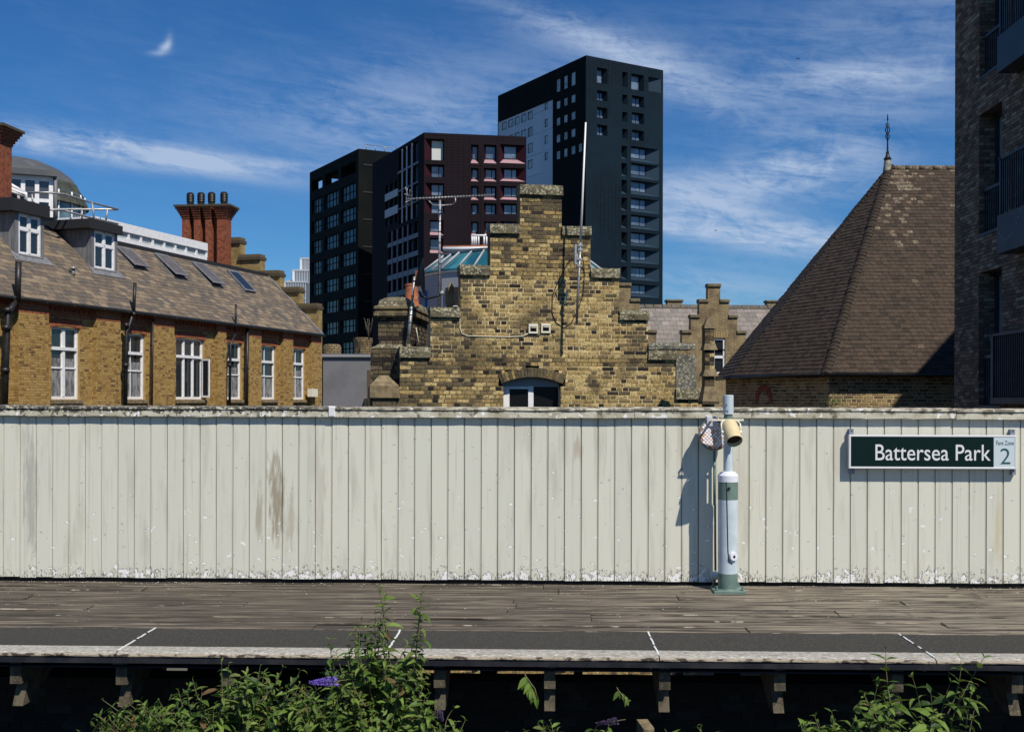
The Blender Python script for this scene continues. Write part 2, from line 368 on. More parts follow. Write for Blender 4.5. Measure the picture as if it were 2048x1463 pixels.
# stock brick families
def soot_extra(k, col):
    f = k['rp'](k['mth']('ADD', k['ns'](1.1, seed=201), k['mth']('MULTIPLY', k['ns'](6, seed=203), .25)), .63, .78)
    return k['mix'](k['mth']('MULTIPLY', f, .6), col, (.05, .038, .024))
def brickset(pref, cols, dirt=.45, ex=None):
    return [mat('%s_%d' % (pref, i), c, .93, c2=tuple(x * dirt for x in c), sc=24, lo=.46, hi=.66, c3=tuple(min(1, x * 1.6) for x in c), sc3=48, lo3=.56, hi3=.66, bump=.9, bsc=70, extra=ex) for i, c in enumerate(cols)]
GB = brickset('stock_brick', [(.40, .285, .115), (.31, .22, .09), (.53, .40, .18), (.20, .145, .07), (.115, .085, .05), (.36, .245, .10)], dirt=.3, ex=soot_extra)
GBK = brickset('burnt_brick', [(.018, .013, .012), (.035, .024, .019)], .7)
GBS = brickset('sooty_brick', [(.10, .078, .045), (.075, .058, .036), (.13, .10, .055)])
MORT = mat('lime_mortar', (.70, .57, .32), .95, c2=(.48, .37, .18), sc=3.5, lo=.4, hi=.62, c3=(.12, .09, .05), sc3=10, lo3=.56, hi3=.66, bump=.5, extra=soot_extra)
MORTD = mat('sooty_mortar', (.16, .125, .065), .95, c2=(.07, .055, .035), sc=5, c3=(.36, .29, .15), sc3=14, lo3=.58, hi3=.66)
def lichen_extra(k, col):
    N, L, ns, rp, mix, mth = k['N'], k['L'], k['ns'], k['rp'], k['mix'], k['mth']
    vo = N('ShaderNodeTexVoronoi'); vo.inputs['Scale'].default_value = 22; L(k['pos'], vo.inputs['Vector'])
    ring = rp(mth('ADD', vo.outputs['Distance'], mth('MULTIPLY', ns(60, seed=5), .35)), .70, .52)
    zone = rp(ns(3.2, seed=9), .38, .50)
    col = mix(mth('MULTIPLY', ring, mth('MULTIPLY', zone, .75)), col, (.40, .39, .28))
    col = mix(rp(ns(7, seed=15), .66, .72), col, (.48, .30, .06))
    return col
LICH = mat('lichen_stone', (.155, .135, .085), .95, c2=(.075, .062, .04), sc=7, extra=lichen_extra, bump=.9, bsc=45)
LICHG = mat('grey_lichen_render', (.15, .145, .13), .95, c2=(.085, .08, .07), sc=12, extra=lichen_extra, bump=.9, bsc=45)
STONE = mat('brown_sandstone', (.24, .185, .105), .9, c2=(.13, .10, .06), sc=8, bump=.6, bsc=35)
HB = brickset('house_brick', [(.36, .225, .07), (.31, .185, .055), (.40, .26, .09), (.24, .14, .045), (.15, .085, .035)], .6)
HMORT = mat('house_mortar', (.40, .28, .11), .95, c2=(.30, .2, .08), sc=4)
REDB = mat('red_brick', (.27, .075, .032), .9, c2=(.13, .038, .02), sc=9, brick=dict(c2=(.27, .07, .03), mortar=(.30, .14, .08), ms=.004), bump=.4)
REDS = mat('soldier_red_brick', (.36, .10, .045), .9, c2=(.16, .045, .022), sc=14, bump=.4)
YELB = mat('far_yellow_brick', (.33, .235, .085), .93, c2=(.20, .14, .055), sc=3, brick=dict(c2=(.22, .145, .055), mortar=(.42, .33, .16), ms=.008, h=.085), bump=.3)
SLATE = [mat('slate_%s' % n, tuple(x * .92 for x in c), .8, c2=tuple(x * .7 for x in c), sc=7, bump=.3) for n, c in (('tan', (.215, .165, .115)), ('brown', (.165, .128, .095)), ('grey', (.12, .105, .09)), ('pale', (.27, .205, .14)), ('dull', (.14, .112, .088)))]
SLATEF = [mat('far_slate_%s' % n, c, .8, c2=tuple(x * .8 for x in c), sc=4) for n, c in (('mauve', (.235, .205, .185)), ('grey', (.19, .17, .155)), ('pale', (.29, .25, .22)))]
TILE = [mat('roof_tile_%s' % n, c, .85, c2=tuple(x * .6 for x in c), sc=10, bump=.4) for n, c in (('umber', (.054, .036, .024)), ('brown', (.067, .045, .030)), ('dark', (.036, .025, .017)), ('mid', (.060, .041, .028)))]
TILEP = mat('roof_tile_lichened', (.10, .07, .047), .9, c2=(.20, .175, .125), sc=9, lo=.5, hi=.6, c3=(.40, .38, .30), sc3=20, lo3=.6, hi3=.66, bump=.4)
TILER = mat('roof_tile_red', (.30, .09, .045), .85)
UND = mat('roof_underlay', (.03, .02, .015), 1)
LEAD = mat('lead_sheet', (.20, .20, .215), .55, c2=(.13, .13, .145), sc=3, stretch=(3, 3, .6))
BLK = mat('black_ironwork', (.012, .011, .012), .45, c2=(.025, .022, .02), sc=8)
FLASH = mat('dark_flashing', (.018, .018, .02), .7)
WHT = mat('white_window_paint', (.80, .79, .80), .4, c2=(.70, .69, .70), sc=9)
GLASSD = mat('dark_window_glass', (.008, .009, .01), .3, spec=.15)
GLASS = mat('window_glass', (.02, .025, .03), .06, spec=.8)
GLASST = mat('tower_window_glass', (.075, .10, .15), .12, spec=1.0, c2=(.15, .20, .27), sc=.6, lo=.45, hi=.6)  # pale blue-grey diffuse stands for sky reflected in the panes
CURT = mat('net_curtain', (.26, .26, .265), .9, c2=(.10, .10, .105), sc=5, lo=.42, hi=.6, stretch=(2, 2, .6))
DARKIN = mat('dark_room_interior', (.008, .008, .008), 1)
TERR = mat('terracotta', (.46, .15, .065), .85, c2=(.30, .10, .05), sc=9)
GALV = mat('galvanised_steel', (.42, .42, .43), .45, c2=(.22, .22, .22), sc=30, metal=.5)
CABB = mat('black_cable', (.01, .01, .01), .5)
CABW = mat('white_cable', (.62, .58, .46), .6)

# ------------------------------------------------------------------ loose pieces (bricks, slates, tiles)
def piece_mb(F, u0, u1, v0, v1, wb, t, m, kind, bev=.003):
    mb = MB()
    add_piece(mb, F, u0, u1, v0, v1, wb, t, m, kind, bev); return mb
def add_piece(mb, F, u0, u1, v0, v1, wb, t, m, kind, bev=.003):
    if kind == 'brick': mb.bev(F, u0, u1, v0, v1, wb, t, m, bev)
    else:   # tile / slate: lower edge proud
        k = t * .25
        mb.poly(F, [(u0, v0, t), (u1, v0, t), (u1, v1, k), (u0, v1, k)], m)
        mb.poly(F, [(u0, v0, wb), (u1, v0, wb), (u1, v0, t), (u0, v0, t)], m)
        mb.poly(F, [(u0, v0, wb), (u0, v0, t), (u0, v1, k), (u0, v1, wb)], m)
        mb.poly(F, [(u1, v0, t), (u1, v0, wb), (u1, v1, wb), (u1, v1, k)], m)
def pieces(name, F, rects, wb, t, parent, mats, kind='brick', maxn=300, vis=lambda x, y: y < 816, jit=.003, bev=.003, label=None):
    sc = []
    for i, r in enumerate(rects):
        c = F.P((r[0] + r[1]) / 2, (r[2] + r[3]) / 2); x, y = proj(c)
        ok = 0 <= x <= 2048 and 0 <= y <= 1463 and vis(x, y)
        a = (r[1] - r[0]) * (r[3] - r[2]) / max(.1, c.y) ** 2 * abs(F.w.dot((c - CAMP).normalized()))
        sc.append((-(a if ok else 0), i, ok))
    sc.sort(); parts = [i for a, i, ok in sc[:maxn] if ok]; rest = [i for a, i, ok in sc if i not in set(parts)] if len(parts) < 2000 else []
    cache = {}; rot = Matrix((F.u, F.v, F.w)).transposed().to_4x4(); L0 = Fr((0, 0, 0), (1, 0, 0), (0, 1, 0)); pl = WLOC[parent.name]
    for i in parts:
        u0, u1, v0, v1, mi = rects[i][:5]; w, h = round((u1 - u0) / .005) * .005, round((v1 - v0) / .005) * .005
        if w <= 0 or h <= 0: continue
        key = (round(w, 3), round(h, 3), mi)
        if key not in cache: cache[key] = piece_mb(L0, -w / 2, w / 2, -h / 2, h / 2, wb, t, mats[mi], kind, bev).mesh(name)
        o = bpy.data.objects.new(name, cache[key]); COL.objects.link(o); o.parent = parent
        c = F.P((u0 + u1) / 2, (v0 + v1) / 2, rnd.uniform(-jit, jit)) - pl
        o.matrix_local = Matrix.Translation(c) @ rot @ Matrix.Rotation(rnd.gauss(0, .004), 4, 'Z')
    if rest:
        mb = MB()
        for i in rest:
            u0, u1, v0, v1, mi = rects[i][:5]; j = rnd.uniform(-jit, jit)
            add_piece(mb, F, u0, u1, v0, v1, wb + min(j, 0), t + j, mats[mi], kind, bev)
        obj(name, mb, parent, kind='stuff')
def brick_rows(v0, v1, intervals, pick, course=.075, L=.225, j=.009, wob=.004, bond='english'):
    out = []; n = int((v1 - v0) / course + .5)
    for r in range(n):
        a = v0 + r * course; b = a + course - j; hd = (r % 2 == 0)
        for (s, e) in intervals((a + b) / 2):
            x = s - ((L / 4) if hd else 0) - (rnd.random() * .02)
            if bond == 'running': x = s - (L / 2 if r % 2 else 0)
            while x < e - .01:
                l = (L / 2 if (hd and bond == 'english') else L)
                if bond == 'english' and rnd.random() < .10: l = L / 2 if l == L else L
                p, q = max(x, s), min(x + l - j, e)
                if q - p > .03: out.append((p, q, a + rnd.uniform(-wob, wob) * .4, b + rnd.uniform(-wob, wob) * .4, pick((p + q) / 2, (a + b) / 2, l)))
                x += l
    return out
def sub_iv(ivs, a, b):
    o = []
    for s, e in ivs:
        if b <= s or a >= e: o.append((s, e)); continue
        if a > s: o.append((s, a))
        if b < e: o.append((b, e))
    return o
def wall_open(mb, F, u0, u1, v0, v1, ops, m, w=0, depth=.3, mr=None):
    """flat skin with rectangular openings and reveals"""
    us = sorted({u0, u1} | {o[0] for o in ops} | {o[1] for o in ops}); vs = sorted({v0, v1} | {o[2] for o in ops} | {o[3] for o in ops})
    us = [u for u in us if u0 <= u <= u1]; vs = [v for v in vs if v0 <= v <= v1]
    for j in range(len(vs) - 1):
        vc = (vs[j] + vs[j + 1]) / 2; st = None
        for i in range(len(us) - 1):
            uc = (us[i] + us[i + 1]) / 2; hole = any(o[0] < uc < o[1] and o[2] < vc < o[3] for o in ops)
            if not hole and st is None: st = us[i]
            if (hole or i == len(us) - 2) and st is not None:
                e = us[i] if hole else us[i + 1]
                mb.poly(F, [(st, vs[j], w), (e, vs[j], w), (e, vs[j + 1], w), (st, vs[j + 1], w)], m); st = None
    mr = mr or m
    for o in ops:
        a, b, c, d = o[:4]; k = w - (o[4] if len(o) > 4 else depth)
        mb.poly(F, [(a, c, w), (b, c, w), (b, c, k), (a, c, k)], mr); mb.poly(F, [(a, d, k), (b, d, k), (b, d, w), (a, d, w)], mr)
        mb.poly(F, [(a, c, w), (a, c, k), (a, d, k), (a, d, w)], mr); mb.poly(F, [(b, c, k), (b, c, w), (b, d, w), (b, d, k)], mr)

# ================================================================== SETTING
g = MB().poly(WF, [(-1500, -300, -6.6), (1500, -300, -6.6), (1500, 9000, -6.6), (-1500, 9000, -6.6)], EARTH)
obj('ground', g, kind='structure')
tb = MB().box(WF, -16, 16, 1.0, 9.66, -6.5, -1.15, BALL)
obj('track_bed', tb, kind='structure')

# ------------------------------------------------------------------ platform (frame with +w towards the camera)
W = Fr((0, 11.5, 0), (1, -.0256, 0))
FZ = -.045
deck = empty('platform_deck', W.P(0, FZ, 1.5), kind='structure')
row = .2575; wz = .0
for r in range(-1, 9):
    x = -9 - rnd.uniform(0, 3)
    while x < 9:
        l = rnd.choice([2.4, 3.0, 3.6, 4.2, 4.8]) + rnd.uniform(-.2, .2)
        F2 = Fr(W.P(0, FZ + rnd.uniform(-.008, .006), r * row + row / 2), W.u, (0, 0, 1))
        mb = MB(); h = row / 2 - .006 - rnd.uniform(0, .006)
        tl = rnd.uniform(-.006, .006)
        a, b = x + .003, x + l - .003; bv = .005
        mb.hexa(F2, [(a, -.05, h), (b, -.05, h), (b, -.05, -h), (a, -.05, -h)][::-1], [(a, -bv, h), (b, -bv, h), (b, -bv, -h), (a, -bv, -h)][::-1], PLANK)
        mb.hexa(F2, [(a, -bv, h), (b, -bv, h), (b, -bv, -h), (a, -bv, -h)][::-1], [(a + bv, tl, h - bv), (b - bv, tl, h - bv), (b - bv, -tl, -h + bv), (a + bv, -tl, -h + bv)][::-1], PLANK)
        mb.poly(F2, [(a, -bv + .0006, h + .0006), (b, -bv + .0006, h + .0006), (b - bv, tl + .0008, h - bv), (a + bv, tl + .0008, h - bv)], PEDGE)
        if r >= 0 or True: obj('plank', mb, deck)
        x += l
mb = MB().box(W, -9.5, 9.5, FZ - .075, FZ - .052, -.26, 2.3, DARKW); obj('sub_deck', mb, deck)
joints = [W.u.x * 0 + (x - CX) / FPX * 8.5 + .077 for x in (245, 772, 1316, 1848)]
sp_ = (joints[-1] - joints[0]) / 3
js = [joints[0] + sp_ * k for k in range(-4, 9)]
edge = empty('platform_edge', W.P(0, -.1, 3.0), kind='structure')
for k in range(len(js) - 1):
    a, b = js[k] + .004, js[k + 1] - .004; dz = rnd.uniform(-.002, .002)
    mb = MB().box(W, a, b, FZ - .07, FZ + .004 + dz, 2.322, 2.983, ASPH); obj('edge_slab', mb, edge, label='dark asphalt slab along the platform edge')
    # white nosing, rounded and worn
    prof = [(2.985, FZ - .065), (2.985, FZ + .006), (3.10, FZ + .009), (3.165, FZ + .006), (3.195, FZ - .002), (3.208, FZ - .012), (3.208, FZ - .022), (3.19, FZ - .03), (3.19, FZ - .065)]
    mb = MB(); n = 30
    xs = [a + (b - a) * i / n for i in range(n + 1)]
    def wobp(x, w, z):
        s = math.sin(x * 7.3) * .5 + math.sin(x * 17.1 + 1) * .3 + math.sin(x * 41 + 2) * .2 + rnd.uniform(-.5, .5)
        return (w + (.004 * s if w > 3.15 else 0), z + (.0035 * s if w > 3.05 else 0))
    cols = []
    for x in xs: cols.append([(x,) + wobp(x, w, z) for w, z in prof])
    for i in range(n):
        for q in range(len(prof) - 1):
            A, B, C, D = cols[i][q], cols[i + 1][q], cols[i + 1][q + 1], cols[i][q + 1]
            f = lambda p: (p[0], p[2], p[1])
            mb.poly(W, [f(A), f(D), f(C), f(B)], NOSE if q < 4 else NOSELIP, smooth=False)
    obj('edge_nosing', mb, edge)
for k, ju in enumerate(js):
    mb = MB(); n = 14; off = rnd.uniform(-.02, .02)
    for i in range(n):
        w0 = 2.32 + (3.15 - 2.32) * i / n; w1 = 2.32 + (3.15 - 2.32) * (i + 1) / n
        if rnd.random() < .12: continue
        jj = rnd.uniform(-.003, .003); mb.box(W, ju - .007 + jj, ju + .006 + jj, FZ + .008, FZ + .0135, w0, w1, WLINE)
    obj('joint_line', mb, edge)
mb = MB().box(W, -9.5, 9.5, FZ - .074, FZ - .026, 3.165, 3.2, FASC).box(W, -9.5, 9.5, FZ - .115, FZ - .105, 3.06, 3.165, FASC)
obj('edge_fascia', mb, edge)

FLK = mat('fallen_paint_flake', (.66, .64, .58), .7)
mb = MB()
for i in range(520):
    x = rnd.uniform(-6, 6); w_ = .02 + abs(rnd.gauss(0, .05)) + (rnd.random() ** 6) * 2.0; a = rnd.random() * 6.28; q = rnd.uniform(.003, .011); z = FZ + .0085
    e1 = (math.cos(a) * q, math.sin(a) * q); e2 = (-e1[1] * .6, e1[0] * .6)
    mb.poly(W, [(x + e1[0], z, w_ + e1[1]), (x - e2[0], z + .003, w_ - e2[1]), (x - e1[0], z + .001, w_ - e1[1]), (x + e2[0], z + .004, w_ + e2[1])], FLK)
obj('paint_flakes', mb, None, 'scattered white flakes of fallen paint on the timber deck by the wall', 'debris', kind='stuff')
# concrete brackets under the edge
def make_bracket(x):
    o = empty('concrete_bracket', W.P(x, -.5, 3.0))
    h = .042
    B = Fr(W.P(x, 0, 0), W.w * -1, (0, 0, 1))   # profile plane: u = away from camera
    mb = MB().prism(B, [(-3.12, -.30), (-2.6, -.30), (-2.6, -.118), (-3.12, -.118)][::1], -h, h, CONC)
    obj('bearing_block', mb, o)
    mb = MB().prism(B, [(-3.085, -.475), (-2.92, -.475), (-2.55, -.302), (-3.0, -.302)], -h * .95, h * .95, CONC)
    obj('corbel', mb, o)
    mb = MB().prism(B, [(-2.6, -.25), (-.1, -.25), (-.1, -.122), (-2.6, -.122)], -h * .9, h * .9, DARKW)
    obj('joist', mb, o)
    return o
bxs = [26, 241, 456, 668, 881, 1101, 1329, 1556, 1787, 2021]
us_ = [(x - CX) / FPX * 8.42 + .079 for x in bxs]; d0 = us_[1] - us_[0]
us_ = [us_[0] - d0 * k for k in (3, 2, 1)] + us_ + [us_[-1] + .88 * k for k in (1, 2, 3)]
desc = 'stubby concrete bracket under the platform edge'
lab = {3: 'at the far left of the photo', 4: 'just left of the main buddleia bush', 5: 'in leaves left of the purple flower', 6: 'behind the tall stems by the purple flower', 7: 'just right of the main buddleia bush', 8: 'right of the small hanging leaf cluster', 9: 'left below the green and white pole', 10: 'right below the green and white pole', 11: 'behind the right hand leafy buddleia', 12: 'at the far right of the photo'}
for i, x in enumerate(us_):
    o = make_bracket(x); tag(o, (desc + ' ' + lab[i]) if i in lab else desc + ' ' + {0: 'third', 1: 'second', 2: 'first', 13: 'first', 14: 'second', 15: 'third'}[i] + (' one beyond the left photo edge' if i < 5 else ' one beyond the right photo edge'), 'bracket', 'concrete brackets carrying the platform edge')
# retaining wall under the platform
RW = Fr(W.P(0, 0, 1.9), W.u)
rw = empty('retaining_wall', RW.P(0, -1.2, 0), 'dark shaded brick retaining wall under the timber platform', 'wall')
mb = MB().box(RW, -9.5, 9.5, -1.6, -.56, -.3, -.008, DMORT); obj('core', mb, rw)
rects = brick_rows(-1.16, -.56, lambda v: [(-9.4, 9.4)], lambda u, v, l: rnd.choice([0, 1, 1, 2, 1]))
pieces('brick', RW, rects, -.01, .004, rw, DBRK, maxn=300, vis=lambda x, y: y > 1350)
# blocks that close some of the slot under the deck
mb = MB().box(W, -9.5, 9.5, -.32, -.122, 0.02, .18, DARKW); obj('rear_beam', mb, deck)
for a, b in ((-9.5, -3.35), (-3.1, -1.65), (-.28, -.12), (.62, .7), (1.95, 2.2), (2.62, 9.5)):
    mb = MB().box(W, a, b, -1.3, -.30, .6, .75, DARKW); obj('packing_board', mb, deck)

# ------------------------------------------------------------------ board wall
wall = empty('board_wall', W.P(0, 0, 0), 'long peeling cream painted timber board wall along the back of the platform', 'wall')
pit = .1705; u = ((4 - CX) / FPX * 11.6) - pit * 12
while u < 9.2:
    jw = rnd.uniform(-.0015, .0015); g1 = .0035
    mb = MB()
    a, b = u + g1, u + pit - g1 + rnd.uniform(-.0005, .001); bo = rnd.uniform(-.006, .004)
    # tongue-and-groove board with a small bead on the right edge
    mb.bev(W, a, b - .010, bo, 1.67, -.022, .0 + jw, BOARD, .003)
    mb.bev(W, b - .009, b, bo, 1.67, -.022, -.003 + jw, BOARD, .003)
    obj('board', mb, wall); u += pit
mb = MB().box(W, -9.5, 9.3, .02, 1.66, -.06, -.024, DARKW); obj('backing', mb, wall)
mb = MB().box(W, -9.5, 9.3, -.12, .0, -.2, -.03, DARKW); obj('sill_beam', mb, wall)
cj = [-8.4, -5.0 - .0, -1.88, 1.26, 4.6, 8.0]
cj = [(-3090 + 0 - 0) * 0 - 8.2] + [(x - CX) / FPX * 11.5 for x in (48, 660, 1268, 1900)] + [8.0]
cj = [-11.2] + cj
for k in range(len(cj) - 1):
    a, b = cj[k] + .0025, cj[k + 1] - .0025; dz = [0, .004, 0, -.004, 0, -.006][k % 6]
    mb = MB(); n = 24; P = [(.052, 1.662), (.056, 1.668), (.054, 1.735), (.066, 1.741), (.064, 1.756), (.05, 1.762), (-.14, 1.775), (-.14, 1.66)]
    cols = []
    for i in range(n + 1):
        x = a + (b - a) * i / n
        cols.append([(x, z + dz + (rnd.uniform(-.003, .002) if q < 5 else 0), w + (rnd.uniform(-.003, .002) if q < 5 else 0)) for q, (w, z) in enumerate(P)])
    for i in range(n):
        for q in range(len(P)):
            q2 = (q + 1) % len(P); mb.poly(W, [cols[i][q], cols[i + 1][q], cols[i + 1][q2], cols[i][q2]], COPE)
    mb.poly(W, cols[0][::-1], COPE); mb.poly(W, cols[-1], COPE)
    obj('coping_board', mb, wall)
# white patched lump on the coping
mb = MB().bev(W, (657 - CX) / FPX * 11.5 - .0, (671 - CX) / FPX * 11.5, 1.664, 1.775, -.02, .068, WHT, .01); obj('joint_cover', mb, wall)

# ------------------------------------------------------------------ station sign
def text_mesh(name, s, frame, x0, x1, y0, y1, wofs, m, parent, bold=.0):
    cu = bpy.data.curves.new(name, 'FONT'); cu.body = s; cu.size = 1; cu.extrude = .004; cu.offset = bold; cu.resolution_u = 4
    t = bpy.data.objects.new(name, cu); COL.objects.link(t); bpy.context.view_layer.update()
    me = bpy.data.meshes.new_from_object(t.evaluated_get(bpy.context.evaluated_depsgraph_get())); bpy.data.objects.remove(t)
    vs = [v.co.copy() for v in me.vertices]; ax, bx = min(v.x for v in vs), max(v.x for v in vs); ay, by = min(v.y for v in vs), max(v.y for v in vs)
    pl = WLOC[parent.name]; off = frame.P(x0, y0, wofs)
    for v in me.vertices:
        p = frame.P(x0 + (v.co.x - ax) / (bx - ax) * (x1 - x0), y0 + (v.co.y - ay) / (by - ay) * (y1 - y0), wofs + v.co.z * .3); v.co = p - off
    me.materials.clear(); me.materials.append(m); me.name = name
    o = bpy.data.objects.new(name, me); COL.objects.link(o); o.parent = parent; o.location = off - pl; WLOC[o.name] = off; return o
SGREEN = mat('sign_dark_green', (.002, .014, .012), .4, spec=.2)
SWHITE = mat('sign_white', (.72, .72, .74), .35)
SPALE = mat('sign_pale_blue', (.56, .64, .68), .35)
SDARK = mat('sign_lettering_teal', (.03, .09, .10), .4)
SGREY = mat('sign_bracket_grey', (.22, .24, .30), .5)
sd = .092
a0, b0 = W.hit(1698, 902, sd); a1, _ = W.hit(2033, 905, sd)
zt = (W.hit(1698, 868, sd)[1] + W.hit(2033, 871, sd)[1]) / 2; zb = (W.hit(1698, 935, sd)[1] + W.hit(2033, 939, sd)[1]) / 2
sign = empty('station_sign', W.P((a0 + a1) / 2, zb, sd), 'long dark green station name sign in a white frame on the cream board wall', 'sign')
e = .019
mb = MB().box(W, a0 + e, a1 - e, zb + e, zt - e, .06, sd - .008, SWHITE); obj('backing_panel', mb, sign)
mb = MB().bev(W, a0, a1, zt - e, zt, .05, sd, SWHITE, .003).bev(W, a0, a1, zb, zb + e, .05, sd, SWHITE, .003).bev(W, a0, a0 + e, zb + e, zt - e, .05, sd, SWHITE, .003).bev(W, a1 - e * .8, a1, zb + e, zt - e, .05, sd, SWHITE, .003)
obj('frame', mb, sign)
um = W.hit(1988, 905, sd)[0]
mb = MB().box(W, a0 + e, um - .004, zb + e, zt - e, sd - .008, sd - .004, SGREEN); obj('name_panel', mb, sign)
mb = MB().box(W, um, a1 - e * .8, zb + e, zt - e, sd - .008, sd - .004, SPALE); obj('zone_panel', mb, sign)
t0 = W.hit(1751, 918, sd); t1 = W.hit(1981.5, 888, sd)
z0 = W.hit(1866, 920.5, sd)[1]; z1 = W.hit(1866, 888.5, sd)[1]
text_mesh('lettering', 'Battersea Park', W, t0[0], t1[0], z0, z1, sd - .0035, SWHITE, sign, .003)
q0 = W.hit(1993, 889.5, sd); q1 = W.hit(2028, 881, sd); text_mesh('zone_lettering', 'Fare Zone', W, q0[0], q1[0], q0[1], q1[1], sd - .0035, SDARK, sign, .002)
q0 = W.hit(2001, 927.5, sd); q1 = W.hit(2021, 896, sd); text_mesh('zone_number', '2', W, q0[0], q1[0], q0[1], q1[1], sd - .0035, SDARK, sign, -.004)
for x, y in ((1702, 863), (2024, 864), (1704, 941), (2026, 943)):
    c = W.hit(x, y, .03); mb = MB().box(W, c[0] - .022, c[0] + .022, c[1] - .03, c[1] + .03, .0, .05, SGREY).lathe(W.P(c[0], c[1] + .012, .05), [(.006, 0), (.006, .006)], FASC, 8, axis=W.w)
    obj('mounting_bracket', mb, sign)

# ------------------------------------------------------------------ speaker pole
PG = mat('pole_sage_green', (.145, .215, .185), .5, c2=(.11, .17, .15), sc=9); PWH = mat('pole_pale_blue_white', (.55, .63, .68), .45, c2=(.46, .53, .58), sc=7)
PWW = mat('pole_cap_white', (.70, .71, .78), .4); CRM = mat('speaker_cream', (.66, .55, .33), .5, c2=(.58, .47, .27), sc=9); CRMW = mat('bracket_cream', (.72, .68, .56), .5)
pd = .30
PB = W.P(W.hit(1455.5, 1150, pd)[0], FZ, pd); zz = lambda y: W.hit(1455, y, pd)[1]
pole = empty('speaker_pole', PB, 'green and white banded hinged steel pole standing against the board wall', 'pole')
px_ = 11.2 / FPX
Fp = Fr(PB, W.u)
mb = MB().bev(Fr(PB, W.u, W.w * -1), -.155, .155, -.15, .15, -.002, .026, PG, .005)
for sx in (-.125, .125):
    for sy in (-.12, .12): mb.lathe(PB + W.u * sx + W.w * sy + Vector((0, 0, .026)), [(.018, 0), (.018, .015), (.009, .016), (.009, .045)], PG, 6)
obj('base_plate', mb, pole)
r1 = 19.6 * px_ ; r0 = 9.2 * px_
mb = MB().lathe(PB, [(r1 + .012, .02), (r1, .034), (r1, zz(1145) - FZ)], PG, 28); obj('foot_band', mb, pole)
mb = MB().lathe(PB, [(r1, zz(1145) - FZ + .001), (r1, zz(998) - FZ)], PWH, 28); obj('lower_tube', mb, pole)
mb = MB().lathe(PB, [(r1 + .001, zz(998) - FZ + .001), (r1 + .001, zz(963) - FZ)], PG, 28); obj('green_band', mb, pole)
mb = MB().lathe(PB, [(r1 + .004, zz(963) - FZ + .001), (r1 + .004, zz(950) - FZ), (r1 * .72, zz(943) - FZ), (r0, zz(942) - FZ)], PWW, 28); obj('collar', mb, pole)
mb = MB().lathe(PB, [(r0, zz(942) - FZ), (r0, zz(838) - FZ)], PWH, 20); obj('upper_tube', mb, pole)
mb = MB().lathe(PB, [(r0 * .92, zz(840) - FZ), (r0 * .92, zz(827) - FZ)], PG, 20); obj('neck', mb, pole)
mb = MB().lathe(PB, [(10.5 * px_, zz(828) - FZ), (10.5 * px_, zz(790.5) - FZ), (9.8 * px_, zz(789.5) - FZ)], PWH, 20); obj('top_sleeve', mb, pole)
for x, y in ((1453.5, 809), (1451, 821.5), (1455.5, 822)):
    c = Fp.hit(x, y, 10.5 * px_); mb = MB().box(Fp, c[0] - .006, c[0] + .005, c[1] - .006, c[1] + .006, 10.2 * px_, 10.62 * px_, FASC); obj('marking', mb, pole)
# hinge line, lock and knob
mb = MB(); pts = [(1453, 963), (1454, 1000), (1456, 1100), (1458, 1122), (1464, 1128)]
def oncyl(x, y, r):
    c = Fp.hit(x, y, r); uu = max(-r * .98, min(r * .98, c[0])); return Fp.P(uu, c[1], math.sqrt(max(0, r * r - uu * uu)))
mb.tube([oncyl(x, y, r1 + .001) for x, y in pts], .0045, FASC, 6); obj('door_seam', mb, pole)
c = oncyl(1458, 976, r1); mb = MB().lathe(c - Fp.w * .01, [(.014, 0), (.014, .02), (.008, .024)], FASC, 10, axis=Fp.w); obj('lock', mb, pole)
c = oncyl(1466, 1112, r1); n = (c - PB - Vector((0, 0, c.z - PB.z))).normalized()
kn = MB().lathe(c - n * .02, [(.044, 0), (.044, .035), (.040, .045), (.015, .046)], PWW, 20, axis=n); hk = obj('hinge_knob', kn, pole)
mb = MB().lathe(c + n * .0265, [(.013, 0), (.013, .003)], DARKIN, 12, axis=n); obj('bolt_hole', mb, hk)
# cross bracket
czz = zz(839)
Fc = Fr(W.P(Fp.hit(1455, 840, 0)[0] + (PB - W.O).dot(W.u), czz, pd), W.u)
mb = MB().box(Fc, -.17, .145, -.010, .010, .075, .09, CRMW); obj('cross_bracket', mb, pole)
# projector loudspeaker
hp = Fc.P(.012, -.12, .17)
ax = (Vector((.10, -.70, -.66))).normalized()
spk = empty('projector_loudspeaker', hp, 'cream cylindrical loudspeaker tilted down on the pole in a yoke', 'loudspeaker')
rr = .080
mb = MB().lathe(hp - ax * .13, [(rr * .72, 0), (rr * .93, .02), (rr, .05), (rr, .25), (rr * .96, .253), (rr * .95, .22), (rr * .9, .12)], CRM, 28, axis=ax, xdir=(1, 0, 0)); obj('housing', mb, spk)
mb = MB().lathe(hp - ax * .13, [(rr * .955, .205), (rr * .6, .207)], mat('speaker_mouth', (.035, .022, .018), .8), 28, axis=ax, xdir=(1, 0, 0)); obj('grille', mb, spk)
yk = MB()
for s in (-1, 1):
    yk.tube([Fc.P(.012 + s * .03, -.004, .08), Fc.P(.012 + s * .075, -.012, .09), Fc.P(.012 + s * .093, -.04, .12), Fc.P(.012 + s * .093, -.13, .17)], .008, CRMW, 6)
    yk.lathe(Fc.P(.012 + s * .078, -.12, .17), [(.018, 0), (.018, .02 if s > 0 else .02)], CRMW, 10, axis=W.u * s)
obj('yoke', yk, spk)
